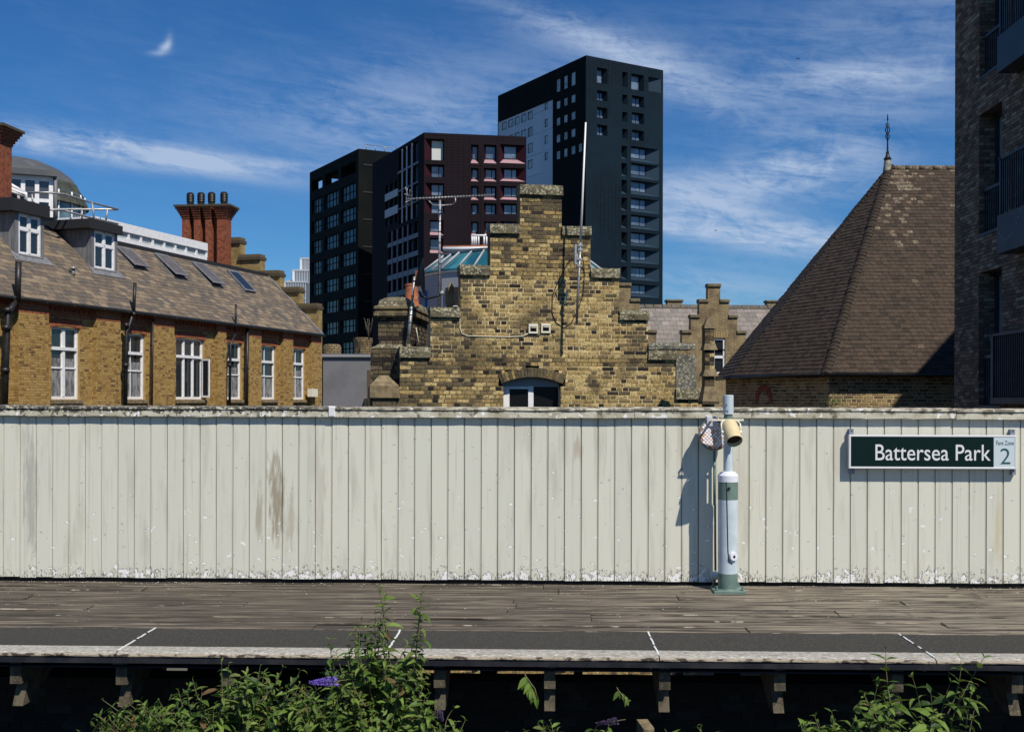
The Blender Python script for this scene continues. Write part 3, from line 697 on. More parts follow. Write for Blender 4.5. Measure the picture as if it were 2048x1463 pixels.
# round mirror-tiled disc
dm = W.hit(1428, 869, .17); dc = W.P(dm[0], dm[1], .17)
disc = empty('reflector_disc', dc, 'round pale disc with a lattice of bright squares hung beside the speaker', 'reflector')
Fd = Fr(dc, Vector((1, .18, .0)), (0, .12, 1))
dR = .16
DM1 = mat('reflector_pale_pink', (.85, .76, .80), .5); DM2 = mat('reflector_bright', (.88, .88, .90), .5); DM3 = mat('reflector_orange', (.75, .50, .28), .35); DLAT = mat('reflector_lattice', (.24, .15, .13), .6)
mb = MB().lathe(Fd.P(0, 0, -.03), [(dR * .9, 0), (dR, .012), (dR, .03), (dR * .97, .034)], PG, 36, axis=Fd.w); obj('rim', mb, disc)
mb = MB().lathe(Fd.P(0, 0, .003), [(dR * .96, 0), (dR * .96, .003)], DLAT, 36, axis=Fd.w); obj('face', mb, disc)
Fq = Fr(Fd.P(0, 0, .007), Fd.u + Fd.v, Fd.v - Fd.u); st = .0262
cells = []
for i in range(-8, 9):
    for j in range(-8, 9):
        if math.hypot(i * st, j * st) < dR * .86: cells.append((i, j))
cmesh = {}
for i, j in cells:
    k = rnd.choice([0, 0, 1, 1, 2]); m = (DM1, DM2, DM3)[k]
    if k not in cmesh: cmesh[k] = MB().bev(Fr((0, 0, 0), (1, 0, 0), (0, 1, 0)), -.0108, .0108, -.0108, .0108, -.002, .003, m, .002).mesh('reflector_cell')
    o = bpy.data.objects.new('reflector_cell', cmesh[k]); COL.objects.link(o); o.parent = disc
    o.matrix_local = Matrix.Translation(Fq.P(i * st, j * st) - dc) @ Matrix((Fq.u, Fq.v, Fq.w)).transposed().to_4x4()
q = W.hit(1423, 842.5, .20); c = W.P(q[0], q[1], .165); mb = MB().bev(Fr(c, W.u), -.048, .048, -.05, .05, -.05, .035, mat('box_pale_grey', (.52, .52, .58), .5), .006); obj('junction_box', mb, disc)
mb = MB().tube([Fc.P(-.18, 0, .06), Fd.P(-.02, .14, -.01)], .012, CRMW, 8); obj('hanger', mb, disc)
# conduit and round junction
mb = MB(); cw = .05
P_ = lambda x, y, w=cw: W.P(W.hit(x, y, w)[0], W.hit(x, y, w)[1], w)
mb.tube([P_(1437, 835), P_(1434, 850), P_(1429, 880), P_(1429, 905)], .005, CABW, 6).tube([P_(1429, 900), P_(1429, 1010)], .014, PG, 10)
cond = empty('cable_conduit', P_(1429, 1160), 'thin green conduit running up the board wall behind the banded pole', 'conduit')
obj('upper_pipe', mb, cond); mb = MB().tube([P_(1430, 1008), P_(1431, 1140)], .011, mat('conduit_dark', (.10, .11, .095), .6), 10); obj('lower_pipe', mb, cond)
mb = MB().lathe(P_(1429, 1150) - W.u * .04, [(.03, 0), (.042, .008), (.042, .07), (.034, .08)], mat('junction_grey_white', (.55, .57, .56), .45), 18, axis=W.u); obj('round_junction', mb, cond)

# ================================================================== BUILDINGS
# ------------------------------------------------------------------ middle stepped gable
G = Fr(at(1080, 797, 20.6), (1, .17, 0))
gab = empty('stepped_gable_house', G.P(0, -8.4, 0), 'sooty yellow brick crow-stepped gable in the middle behind the board wall', 'building')
steps = [(1040, 1123.5, 390, 370, 1125.5, 1039), (980.5, 1181, 467, 448, 1182, 979.5), (921, 1238, 551, 531, 1239, 919.5), (861, 1296, 635, 615.5, 1297, 860), (800, 1351, 715, 694, 1352, 799), (741, 1408, 795, 773, 1409, 738)]
SG = []
for x0, x1, yb, yt, xc1, xc0 in steps:
    ul = G.hit(x0, yb)[0]; ur = G.hit(x1, yb)[0]; vl = G.hit(x0 + 25, yb)[1]; vt = G.hit(x0 + 25, yt)[1]
    vb_ = (vl + G.hit(x1 - 25, yb + (4 if x1 - x0 > 100 else 0))[1]) / 2
    SG.append((ul, ur, vb_, vb_ + (vt - vl), G.hit(xc0, yb)[0], G.hit(xc1, yb)[0]))
uw0, uw1 = G.hit(1007, 780)[0], G.hit(1121.5, 780)[0]; uc = (uw0 + uw1) / 2; hw = (uw1 - uw0) / 2
vsp = G.hit(1064, 765.5)[1]; vcr = G.hit(1064, 754)[1]; rise = vcr - vsp; AR = (hw * hw + rise * rise) / (2 * rise); vcen = vcr - AR; RT = .175
def giv(v):
    L_ = [s[0] for s in SG if s[2] > v]; R_ = [s[1] for s in SG if s[2] > v]
    iv = [(min(L_), max(R_))] if L_ else []
    if v < vsp: iv = sub_iv(iv, uw0, uw1)
    ro = AR + RT
    if v > vsp - .06 and v < vcen + ro:
        h = math.sqrt(max(0, ro * ro - (v - vcen) ** 2)); hmax = hw + .09
        iv = sub_iv(iv, uc - min(h, hmax), uc + min(h, hmax))
    return iv
mb = MB(); v = -8.4
big = [(-8.4, -.12)]
iv = giv(-.2); mb.box(G, min(s[0] for s in SG), max(s[1] for s in SG), -8.4, -1.6, -.34, -.012, MORT)
for s, e in giv(-.5): mb.box(G, s, e, -1.6, -.15, -.34, -.003, MORT)
v = -.15
while v < SG[0][2]:
    for s, e in giv(v + .0375):
        top = min(v + .075, max(q[2] for q in SG if q[0] <= (s + e) / 2 <= q[1]) if True else 9)
        mb.box(G, s, e, v, v + .075, -.34, -.003, MORT if v < SG[2][2] - .1 and s > SG[3][0] - .5 else MORTD)
    v += .075
obj('gable_core', mb, gab)
def gpick(u, v, l):
    near = min([9] + [s[2] - v for s in SG if s[0] - .02 <= u <= s[1] + .02 and s[2] > v and not any(t[0] <= u <= t[1] and t[2] > s[2] + .01 for t in SG)])
    top = [s for s in SG if s[0] - .05 <= u <= s[1] + .05]
    dtop = (max(s[2] for s in top) - v) if top else .3
    x = (u - uc); soot = math.exp(-dtop / .35) + (.75 if (u < SG[4][0] + .75 and v < 1.7) else 0) * max(0, 1 - (u - SG[5][0]) / 1.6) + (.3 if u < -1.3 and v < 1.2 else 0) + (.25 if v > SG[1][2] else 0)
    z = rnd.random()
    if z < (.07 if l > .15 else .10) * (1.4 if v < 1.6 else .5): return rnd.choice([6, 7])
    if rnd.random() < soot * .6: return rnd.choice([8, 9, 10, 10])
    return rnd.choice([0, 0, 1, 1, 2, 2, 3, 4, 5])
GM = GB + GBK + GBS
rects = [r for r in brick_rows(-.15, SG[0][2], giv, gpick, j=.014)]
pieces('brick', G, rects, -.014, .0035, gab, GM, maxn=300, jit=.0025, bev=.003)
low = brick_rows(-8.4, -.15, lambda v: sub_iv([(min(s[0] for s in SG), max(s[1] for s in SG))], uw0, uw1) if v > -1.6 else [(min(s[0] for s in SG), max(s[1] for s in SG))], lambda u, v, l: rnd.choice([0, 1, 2, 3, 4, 5, 6]), j=.011)
low = [r for r in low if not (-3.8 < r[2] < -.5)]
mb = MB()
for r in low: mb.poly(G, [(r[0], r[2], 0), (r[1], r[2], 0), (r[1], r[3], 0), (r[0], r[3], 0)], GM[r[4]])
obj('lower_brickwork', mb, gab, kind='stuff')
# arch voussoirs
n = 21; a0_ = math.asin(min(1, (hw + .07) / (AR + RT / 2)))
for i in range(n):
    t0_ = -a0_ + 2 * a0_ * (i + .06) / n; t1_ = -a0_ + 2 * a0_ * (i + .94) / n
    A = []
    for r_, t in ((AR + .005, t0_), (AR + .005, t1_), (AR + RT, t1_), (AR + RT, t0_)): A.append((uc + r_ * math.sin(t), vcen + r_ * math.cos(t)))
    mb = MB().prism(G, A[::1], -.10, .006 + rnd.uniform(-.003, .003), rnd.choice([GB[3], GB[4], GBS[0], GBS[1], GBS[2], GB[1]])); obj('arch_brick', mb, gab)
mb = MB(); P = []
for i in range(13):
    t = -a0_ + 2 * a0_ * i / 12; P.append((uc + (AR + RT + .0) * math.sin(t), vcen + (AR + RT) * math.cos(t)))
Q = []
for i in range(13):
    t = a0_ - 2 * a0_ * i / 12; Q.append((uc + (AR + .004) * math.sin(t), vcen + (AR + .004) * math.cos(t)))
for i in range(12):
    mb.prism(G, [Q[12 - i], Q[11 - i], P[i + 1], P[i]], -.3, -.006, MORTD)
for s in (-1, 1):   # fill beside the arch feet
    pass
obj('arch_bed', mb, gab)
# gable window
gw = empty('casement_window', G.P(uc, -1.6, -.15), parent=gab)
k = -.20
gx = lambda x: G.hit(x, 790, k)[0]; gy = lambda y: G.hit(1064, y, k)[1]
mb = MB().box(G, uw0, gx(1019), -1.55, vsp + .0, k - .05, k, WHT).box(G, gx(1056.5), gx(1067), -1.55, gy(772), k - .05, k + .002, WHT).box(G, gx(1117), uw1, -1.55, vsp, k - .05, k, WHT)
A = [(uc + (AR - .0) * math.sin(t), vcen + (AR) * math.cos(t)) for t in [math.asin(hw / AR) * (1 - 2 * i / 10) for i in range(11)]]
mb.prism(G, [(uw0, gy(773)), (uw1, gy(773))] + A, k - .05, k + .001, mat('window_head_shade_grey', (.28, .28, .31), .6))  # grey puts the shade on the white arched head into its colour
mb.box(G, gx(1019), gx(1056.5), gy(777.5), gy(773), k - .04, k + .02, WHT)
obj('frame', mb, gw)
mb = MB().box(G, gx(1019), gx(1056.5), -1.55, gy(777), k - .04, k - .03, GLASSD); obj('glass', mb, gw)
mb = MB().box(G, gx(1067), gx(1117), -1.55, gy(773), k - .04, k - .03, GLASSD); obj('glass', mb, gw)
mb = MB().box(G, uw0 - .1, uw1 + .1, -1.7, vcr + .1, -1.6, -1.5, DARKIN); obj('interior', mb, gw)
# copings
def coping(F, u0, u1, v0, v1, par, m=LICH, d=.36, name='coping_stone', ov=.055):
    h = (v1 - v0); mb = MB(); n = 6
    prof = [(ov, v0), (ov + .004, v0 + h * .62), (ov - .01, v0 + h * .72), (ov - .02, v0 + h * .98), (-d / 2, v1 + h * .1), (-d - ov, v1 - h * .1), (-d - ov, v0)]
    cols = []
    for i in range(n + 1):
        x = u0 + (u1 - u0) * i / n; cols.append([(x + (rnd.uniform(-.006, .006) if i in (0, n) else 0), b + rnd.uniform(-.006, .006) * (q > 0), w + rnd.uniform(-.006, .006)) for q, (w, b) in enumerate(prof)])
    for i in range(n):
        for q in range(len(prof)):
            q2 = (q + 1) % len(prof); mb.poly(F, [cols[i][q], cols[i + 1][q], cols[i + 1][q2], cols[i][q2]], m)
    mb.poly(F, cols[0][::-1], m); mb.poly(F, cols[-1], m)
    return obj(name, mb, par)
for i, s in enumerate(SG):
    if i == 0: coping(G, s[4], s[5], s[2], s[3], gab)
    else:
        p = SG[i - 1]; coping(G, s[4], p[0] - .002, s[2], s[3], gab); coping(G, p[1] + .002, s[5], s[2], s[3], gab)
# lichened render block and second tier on the right shoulder
s4, s5 = SG[4], SG[5]
mb = MB().box(G, s4[1] + .012, s4[1] + .40, s5[3] - .0, s4[2] + .1, -.3, .012, LICHG); obj('render_block', mb, gab)
coping(G, SG[3][1] - .0, s4[5] + .36, s4[3] + .006, s4[3] + .125, gab, LICHG)
# roof and body behind
R0 = [(SG[5][0] + .35, .0), (SG[5][1] - .35, .0), ((SG[0][0] + SG[0][1]) / 2, SG[0][2] - 1.45)]
mb = MB().prism(G, R0, -8, -.36, SLATE[2]); obj('roof', mb, gab)
mb = MB().box(G, SG[5][0] + .1, SG[5][1] - .1, -8.4, -.0, -8, -1.62, HMORT); obj('rear_walls', mb, gab)
# bottom-left buttress with pyramid cap
b0 = G.hit(739, 780)[0]; b1 = G.hit(797, 780)[0]; bc = (b0 + b1) / 2
mb = MB(); va, vb2, vc2 = G.hit(768, 795)[1], G.hit(768, 771)[1], G.hit(768, 750)[1]
mb.box(G, b0, b1, va, vb2, -.4, .14, STONE)
for A, B in (((b0, .14), (b1, .14)), ((b1, .14), (b1, -.4)), ((b1, -.4), (b0, -.4)), ((b0, -.4), (b0, .14))):
    mb.poly(G, [(A[0], vb2, A[1]), (B[0], vb2, B[1]), (bc + (B[0] - bc) * .3, vc2, -.13), (bc + (A[0] - bc) * .3, vc2, -.13)], STONE)
obj('buttress_cap', mb, gab)
mb = MB().box(G, b0 + .05, b1 - .05, -3, va, -.3, .09, GBS[0]); obj('buttress', mb, gab)

# chimney stack beside the gable
C = Fr(at(756, 797, 20.55), (1, -.085, 0))
ch = empty('brick_chimney_stack', C.P(.3, -1, -.8), 'blackened brick chimney stack with a lichened domed cap left of the stepped gable', 'chimney')
cv = lambda y: (HY - y) * 20.5 / FPX
cwid = .60; dep = 1.9
pickd = lambda u, v, l: rnd.choice([0, 1, 2, 2, 3, 4, 4, 5])
CHM = GBS + [GBK[0], GBK[1], mat('weathered_soot_brick', (.17, .12, .07), .95, c2=(.08, .06, .04), sc=14, bump=.8)]
mb = MB().box(C, .012, cwid - .012, -1, cv(628), -dep, -.012, MORTD).box(C, -.11, cwid - .012, -1, cv(696), -dep - .1, .09, MORTD); obj('core', mb, ch)
mb = MB().poly(C, [(-.11, cv(696), .10), (cwid, cv(696), .10), (cwid, cv(688), .0), (-.0, cv(688), .0)], LICH); obj('offset_course', mb, ch)
pieces('brick', C, brick_rows(cv(688), cv(630), lambda v: [(0, cwid)], pickd, j=.011), -.014, .003, ch, CHM, maxn=150)
pieces('brick', Fr(C.P(0, 0, .1), C.u), brick_rows(-.3, cv(698), lambda v: [(-.12, cwid)], pickd, j=.011), -.012, .003, ch, CHM, maxn=150)
CS = Fr(C.P(cwid, 0, 0), C.w * -1)
pieces('brick', CS, brick_rows(cv(696), cv(630), lambda v: [(0, dep)], pickd, j=.011), -.014, .003, ch, CHM, maxn=100)
prof = [(-.03, cv(634)), (-.07, cv(631)), (-.07, cv(624)), (-.03, cv(621)), (-.07, cv(617)), (-.06, cv(612)), (.0, cv(609)), (.02, cv(600)), (.10, cv(594)), (.20, cv(591.5))]
mb = MB(); n = len(prof)
ring = lambda i, q: [(q, prof[i][1], -q), (cwid - q, prof[i][1], -q), (cwid - q, prof[i][1], -dep + q), (q, prof[i][1], -dep + q)]
for i in range(n - 1):
    a, b = ring(i, prof[i][0]), ring(i + 1, prof[i + 1][0])
    for j in range(4):
        j2 = (j + 1) % 4; mb.poly(C, [a[j], a[j2], b[j2], b[j]], LICH if i > 4 else MORTD)
mb.poly(C, ring(n - 1, prof[-1][0]), LICH); mb.poly(C, ring(0, prof[0][0])[::-1], MORTD); obj('cap', mb, ch)
pt = at(823, 602, 21.2)
mb = MB().lathe(pt - Vector((0, 0, .1)), [(.145, 0), (.132, .12), (.118, .38), (.128, .385), (.13, .42), (.105, .425), (.10, .2)], TERR, 20)
obj('chimney_pot', mb, None, 'terracotta chimney pot on the blackened stack beside the dish', 'chimney pot')

# satellite dish, its pole, aerials
sp0, sp1 = at(816, 686, 20.35), at(829, 553, 20.35)
dish = empty('satellite_dish', sp0, 'dark satellite dish seen edge on, clamped to a grey pole on the chimney', 'dish')
mb = MB().tube([sp0, sp0.lerp(sp1, .55)], .031, GALV, 10).tube([sp0.lerp(sp1, .5), sp1], .022, GALV, 10); obj('pole', mb, dish)
mb = MB()
for t in (.12, .3, .42, .5, .7, .93): mb.tube([sp0.lerp(sp1, t), sp0.lerp(sp1, t + .012)], .034, BLK, 10)
obj('clamp', mb, dish, kind='stuff')
dcen = at(845, 553, 20.3); dax = Vector((1, .13, .05)).normalized()
mb = MB().lathe(dcen - dax * .06, [(.02, 0), (.12, .012), (.22, .035), (.30, .062), (.335, .08), (.33, .083), (.22, .045), (.05, .015)], FLASH, 30, axis=dax, xdir=(0, 0, 1)); obj('reflector', mb, dish)
mb = MB().box(Fr(at(836, 554, 20.4), (1, 0, 0)), -.05, .05, -.16, .12, -.05, .05, mat('rusty_brown', (.16, .075, .045), .8)); obj('mount', mb, dish)
mb = MB().tube([at(838, 582, 20.3), at(842, 592, 20.3), at(855, 597, 20.3), at(873, 593, 20.2), at(880, 589, 20.2)], .019, BLK, 8).tube([at(880, 589, 20.2), at(887, 583, 20.2)], .035, mat('receiver_grey', (.3, .3, .3), .5), 10); obj('receiver_arm', mb, dish)
mb = MB().tube([at(829, 600, 20.2), at(834, 595, 20.2), at(838, 596, 20.2)], .006, CABW, 5).tube([at(832, 655, 20.2), at(835, 670, 20.2), at(838, 690, 20.2)], .008, CABW, 5); obj('dish_cable', mb, dish)
m0, m1 = at(878, 614, 20.7), at(880, 400, 20.7)
aer = empty('yagi_aerial', m0, 'long television aerial on a banded grey mast left of the gable top', 'aerial')
mb = MB().tube([m0, m0.lerp(m1, .5), m1], [.024, .024, .02], GALV, 10); obj('mast', mb, aer)
mb = MB()
for i in range(9): mb.tube([m0.lerp(m1, .1 + i * .1), m0.lerp(m1, .108 + i * .1)], .027, BLK, 10)
obj('mast_tape', mb, aer, kind='stuff')
bm0, bm1 = at(812, 398, 20.1), at(988, 390, 21.0)
mb = MB().tube([bm0, bm1], .012, GALV, 8); boom = obj('boom', mb, aer)
el_d = Vector((.35, -.93, .05)).normalized()
for i in range(26):
    p = bm0.lerp(bm1, .10 + i * .035); mb = MB().tube([p - el_d * .11, p + el_d * .11], .005, GALV, 5); obj('element', mb, boom)
for a, b in (((811, 374), (822, 412)), ((815, 376), (810, 412)), ((820, 380), (817, 400)), ((809, 388), (824, 392)), ((811, 404), (822, 400)), ((812, 396), (818, 412))):
    mb = MB().tube([at(a[0], a[1], 20.0), at(b[0], b[1], 20.2)], .007, GALV, 5); obj('reflector_rod', mb, boom)
mb = MB().tube([at(858, 402, 20.5), at(866, 410, 20.6), at(881, 411, 20.7), at(905, 409, 20.7), at(911, 404, 20.7), at(911, 393, 20.7)], .011, GALV, 8); obj('bracket_rod', mb, aer)
# white whip mast on the gable
w0_, w1_, w2_ = at(1153, 648, 20.3), at(1161, 486, 20.25), at(1171.5, 245, 20.2)
whip = empty('whip_antenna', w0_, 'tall white whip antenna leaning on the right side of the stepped gable', 'antenna')
mb = MB().tube([w0_, w1_], .023, GALV, 10); obj('mast', mb, whip)
mb = MB().tube([w0_.lerp(w1_, .93), w2_], [.023, .014], mat('white_fibreglass', (.82, .80, .80), .4), 10); obj('whip', mb, whip)
mb = MB()
for t in (.72, .80, .92, .97):
    p = w0_.lerp(w1_, t); mb.box(Fr(p, (1, .17, 0)), -.045, .045, -.018, .018, -.03, .03, GALV)
obj('clamp', mb, whip, kind='stuff')
mb = MB().box(Fr(w0_.lerp(w1_, .78), (1, .17, 0)), -.09, -.03, -.06, .30, -.06, .0, GALV); obj('standoff_box', mb, whip)
gp = lambda x, y, w=.012: G.P(*G.hit(x, y, w), w)
mb = MB().tube([gp(1160, 505, .08), gp(1138, 522), gp(1117, 560), gp(1105, 590), gp(1104, 625), gp(1112, 645), gp(1128, 655), gp(1143, 645), gp(1155, 620), gp(1166, 590), gp(1169, 545), gp(1166, 520, .05), gp(1160, 500, .1)], .008, CABB, 6); obj('cable_loop', mb, whip)
mb = MB().tube([gp(1128, 553), gp(1120, 570), gp(1111, 585), gp(1121, 605), gp(1140, 610), gp(1158, 600), gp(1166, 585)], .006, CABB, 5); obj('cable_loop', mb, whip)
mb = MB().tube([w1_ + Vector((.1, -.1, .1)), at(1203, 489, 20.3)], .005, CABB, 5); obj('stay_rod', mb, whip)
mb = MB().tube([gp(1135, 582, .1), gp(1128, 612, .1)], .018, mat('pale_green_rod', (.42, .55, .42), .5), 8); tag(obj('short_rod', mb), 'short pale green rod fixed to the gable brickwork left of the whip antenna', 'rod')
# cable along the brickwork, two wall vents
mb = MB().tube([at(906, 612, 20.2), gp(914, 612, .05), gp(920, 622), gp(919.5, 655), gp(924, 667), gp(935, 671.5), gp(975, 672.5), gp(1020, 673.5), gp(1045, 672), gp(1056, 667)], .009, CABW, 6)
tag(obj('wall_cable', mb), 'thin white cable looping along the gable brickwork to the left vent', 'cable')
for x0, y0, lb in ((1057, 648, 'left'), (1082, 647, 'right')):
    c = G.hit(x0 + 9, y0 + 9.5); h = .088
    o = empty('wall_vent', G.P(c[0], c[1] - h, .01), 'square cream vent cover on the stepped gable, %s one of the pair' % lb, 'vent', 'pair of vents above the arched window')
    mb = MB(); F2 = Fr(G.P(c[0], c[1], .004), G.u)
    for q in ((-h, h, h * .45, h), (-h, h, -h, -h * .62), (-h, -h * .66, -h * .62, h * .45), (h * .66, h, -h * .62, h * .45)): mb.bev(F2, *q, -.01, .035, CRMW, .005)
    obj('cover', mb, o); mb = MB().box(F2, -h * .7, h * .7, -h * .65, h * .5, 0, .008, DARKIN); obj('opening', mb, o)
    mb = MB().tube([F2.P(-h * .6, h * .25, .035), F2.P(h * .6, h * .25, .035)], .008, CRMW, 5); obj('louvre', mb, o)
# slim pinnacles
def pinnacle(x, yb, yt, Y, wpx, label, prof):
    s = Y / FPX; base = at(x, yb, Y); H = (yb - yt) * s; mb = MB()
    mb.lathe(base, [(r * wpx * s * .72, h * H) for r, h in prof], STONE, 4, rot=math.pi / 4 + .08, smooth=False, xdir=(1, 0, 0))
    return mb
pb = at(1416, 850, 20.0)
pin = empty('brick_pinnacle', pb, 'slender brick and stone pinnacle with a pointed cap right of the gable', 'pinnacle')
s20 = 20.0 / FPX; hh = lambda y: (850 - y) * s20
mb = MB().lathe(pb, [(10 * 1.41 * s20, 0), (10 * 1.41 * s20, hh(650))], GBS[0], 4, rot=math.pi / 4, smooth=False, xdir=(1, .1, 0)); obj('shaft', mb, pin)
for y0, y1, r0_, r1_, m in ((651, 632, 11, 1.5, STONE), (657, 651, 12.5, 11, STONE), (700, 686, 14.5, 10, STONE), (752, 738, 16, 10.5, STONE), (802, 772, 17, 11, STONE), (808, 802, 17, 17, GBS[1])):
    mb = MB().lathe(pb + Vector((.01, 0, 0)), [(r0_ * 1.41 * s20, hh(y0)), (r1_ * 1.41 * s20, hh(y1))], m, 4, rot=math.pi / 4, smooth=False, xdir=(1, .1, 0)); obj('stone_offset' if y0 > 660 else 'cap', mb, pin)
for i in range(24):
    y = 845 - i * 8.2
    if y < 660: break
    for u0, u1 in ((-9.8, -.6), (.2, 9.8)):
        mb = MB().bev(Fr(pb + Vector((0, 0, hh(y))), (1, .1, 0)), u0 * s20, u1 * s20, 0, 6.8 * s20, 9.5 * s20, 10.6 * s20, rnd.choice(GM), .003); obj('brick', mb, pin)
p2 = at(901, 616, 20.9)
mb = MB().lathe(p2, [(8 * 1.35 * s20, 0), (8 * 1.35 * s20, 14 * s20), (6 * 1.35 * s20, 17 * s20), (6 * 1.35 * s20, 40 * s20), (7.5 * 1.35 * s20, 42 * s20), (1.2 * s20, 54 * s20)], STONE, 4, rot=math.pi / 4, smooth=False, xdir=(1, .2, 0))
tag(obj('stone_pinnacle', mb), 'small pointed stone pinnacle on the gable shoulder right of the aerial mast', 'pinnacle')

# grey flat-roofed block, wicker-like chimney and twig left of the gable
GREYW = mat('grey_render', (.17, .17, .185), .85, c2=(.14, .14, .15), sc=2)
a = at(646, 812, 25.5); b = at(752, 812, 25.5)
mb = MB().box(WF, a.x, b.x + .3, a.y, a.y + 3, -6.5, at(700, 714, 25.5).z, GREYW)
gb = obj('annexe_wall', mb, None, 'plain grey flat-roofed block between the left brick house and the chimney', 'building')
mb = MB().box(WF, a.x - .03, b.x + .3, a.y - .06, a.y + 3.06, at(700, 714, 25.5).z + .002, at(700, 708, 25.5).z, mat('parapet_grey', (.25, .25, .27), .7)); obj('parapet_trim', mb, gb)
bp_ = at(726, 708, 25.9); s26 = 26 / FPX
BSK = mat('weathered_buff_brick', (.34, .25, .13), .95, c2=(.12, .09, .05), sc=14, brick=dict(c2=(.22, .16, .08), mortar=(.05, .04, .03), w=.12, h=.055, ms=.01), bump=1, bsc=30)
mb = MB().lathe(bp_, [(17 * s26, 0), (18 * s26, 8 * s26), (17 * s26, 20 * s26), (19 * s26, 24 * s26), (19 * s26, 32 * s26), (14 * s26, 33 * s26)], BSK, 20); tag(obj('round_chimney', mb), 'squat round buff chimney on the grey block beside the dark stack', 'chimney')
p = at(664, 712, 26.6); mb = MB().lathe(p, [(19 * s26, 0), (19 * s26, 18 * s26), (16 * s26, 24 * s26), (8 * s26, 25 * s26)], BSK, 16); tag(obj('round_chimney', mb), 'low round buff chimney just right of the left house wall', 'chimney')
mb = MB(); q = at(738, 680, 25.3)
for i in range(7):
    d_ = Vector((rnd.uniform(-.12, .12), rnd.uniform(-.1, .1), rnd.uniform(.25, .5))); mb.tube([q, q + d_ * .5 + Vector((rnd.uniform(-.05, .05), 0, 0)), q + d_], .008, mat('dry_twig', (.06, .05, .035), .9) if 'dry_twig' not in MATS else MATS['dry_twig'], 4)
tag(obj('dead_plant', mb), 'bare twiggy dead plant on the round chimney left of the dark stack', 'plant')
mb = MB().box(Fr(at(742, 815, 24), (1, 0, 0)), -.08, .08, -.3, .8, -.1, .1, mat('rotten_post', (.10, .07, .045), .9)); tag(obj('timber_post', mb), 'weathered brown post against the grey block left of the buttress', 'post')

# ------------------------------------------------------------------ left brick house
HF = Fr(at(0, 797, 30.4), (.2874, .9578, 0))     # facade, u away from camera, w to the right
HZ = lambda y, x: HF.hit(x, y)[1]
UEND = HF.hit(643, 720)[0]; EV = (HF.hit(20, 592)[1] + HF.hit(600, 663)[1]) / 2
USTART = -6.0
house = empty('brick_house', HF.P(6, -8.4, -2), 'long yellow brick house with a slate roof, dormers and white sash windows on the left', 'building')
wins = [(103, 160, 652, 800, 'two'), (253, 291, 666, 800, 'one'), (352, 409, 679, 801, 'three'), (454.5, 484, 686, 799, 'one'), (523.5, 552, 692, 798, 'one'), (587, 610.5, 699, 797, 'one')]
RD = -.17   # recessed panel face
WN = []
for x0, x1, y0, y1, k in wins:
    r = HF.rect(x0, y0, x1, y1, RD); WN.append((r[0], r[1], r[2], r[3], k))
vsill = sum(w[2] for w in WN) / len(WN); vtop = sum(w[3] for w in WN) / len(WN)
WN = [(a, b, vsill, vtop, k) for a, b, c, d, k in WN]
WN.insert(0, (WN[0][0] - 4.3, WN[0][0] - 3.2, vsill, vtop, 'one'))
pil = [HF.rect(x0, 640, x1, 700, 0)[:2] for x0, x1 in ((38, 98), (194, 241), (308, 349), (437, 453), (500, 523), (568, 586.5), (624, 644))]
pil.insert(0, (-3.0, pil[0][0] - 1.55)); pil.insert(0, (-6, -5)); pil[-1] = (pil[-1][0], UEND)
# walls
iv_full = [(USTART, UEND)]
def house_iv(v):
    iv = iv_full
    for a, b, c, d, k in WN:
        if c < v < d - .03: iv = sub_iv(iv, a, b)
        elif d - .03 <= v < d + .22: iv = sub_iv(iv, a - .06, b + .06)
    for a, b in pil: iv = sub_iv(iv, a - .001, b + .001)
    return iv
mb = MB()
wall_open(mb, HF, USTART, UEND, -8.4, EV, [(a, b, c, d, .16) for a, b, c, d, k in WN], HMORT, w=RD - .004)
mb.box(HF, UEND - .3, UEND, -8.4, EV, RD - 5.3, RD - .02, HMORT)
for a, b in pil: mb.box(HF, a, b - .002, -8.4, EV - .08, RD - .008, -.004, HMORT)
obj('wall_core', mb, house)
hp_ = lambda u, v, l: (5 if v > EV - .42 else (rnd.choice([0, 0, 1, 1, 2, 2, 3]) if rnd.random() > .07 else 4))
HM = HB + [REDS]
mb = MB()
def flatbricks(F, rects, w):
    for r in rects: mb.bev(F, r[0], r[1], r[2], r[3], w - .01, w + .002, HM[r[4]], .003)
flatbricks(HF, brick_rows(-.45, EV - .02, house_iv, hp_, j=.012), RD)
flatbricks(HF, brick_rows(-.45, EV - .08, lambda v: [(a, b) for a, b in pil], hp_, j=.012), 0)
for a, b in pil:   # near side cheeks of the pilasters
    Fs = Fr(HF.P(a, 0, RD), HF.w); flatbricks(Fs, brick_rows(-.45, EV - .08, lambda v: [(0, -RD)], hp_, j=.012), 0)
obj('brickwork', mb, house, kind='stuff')
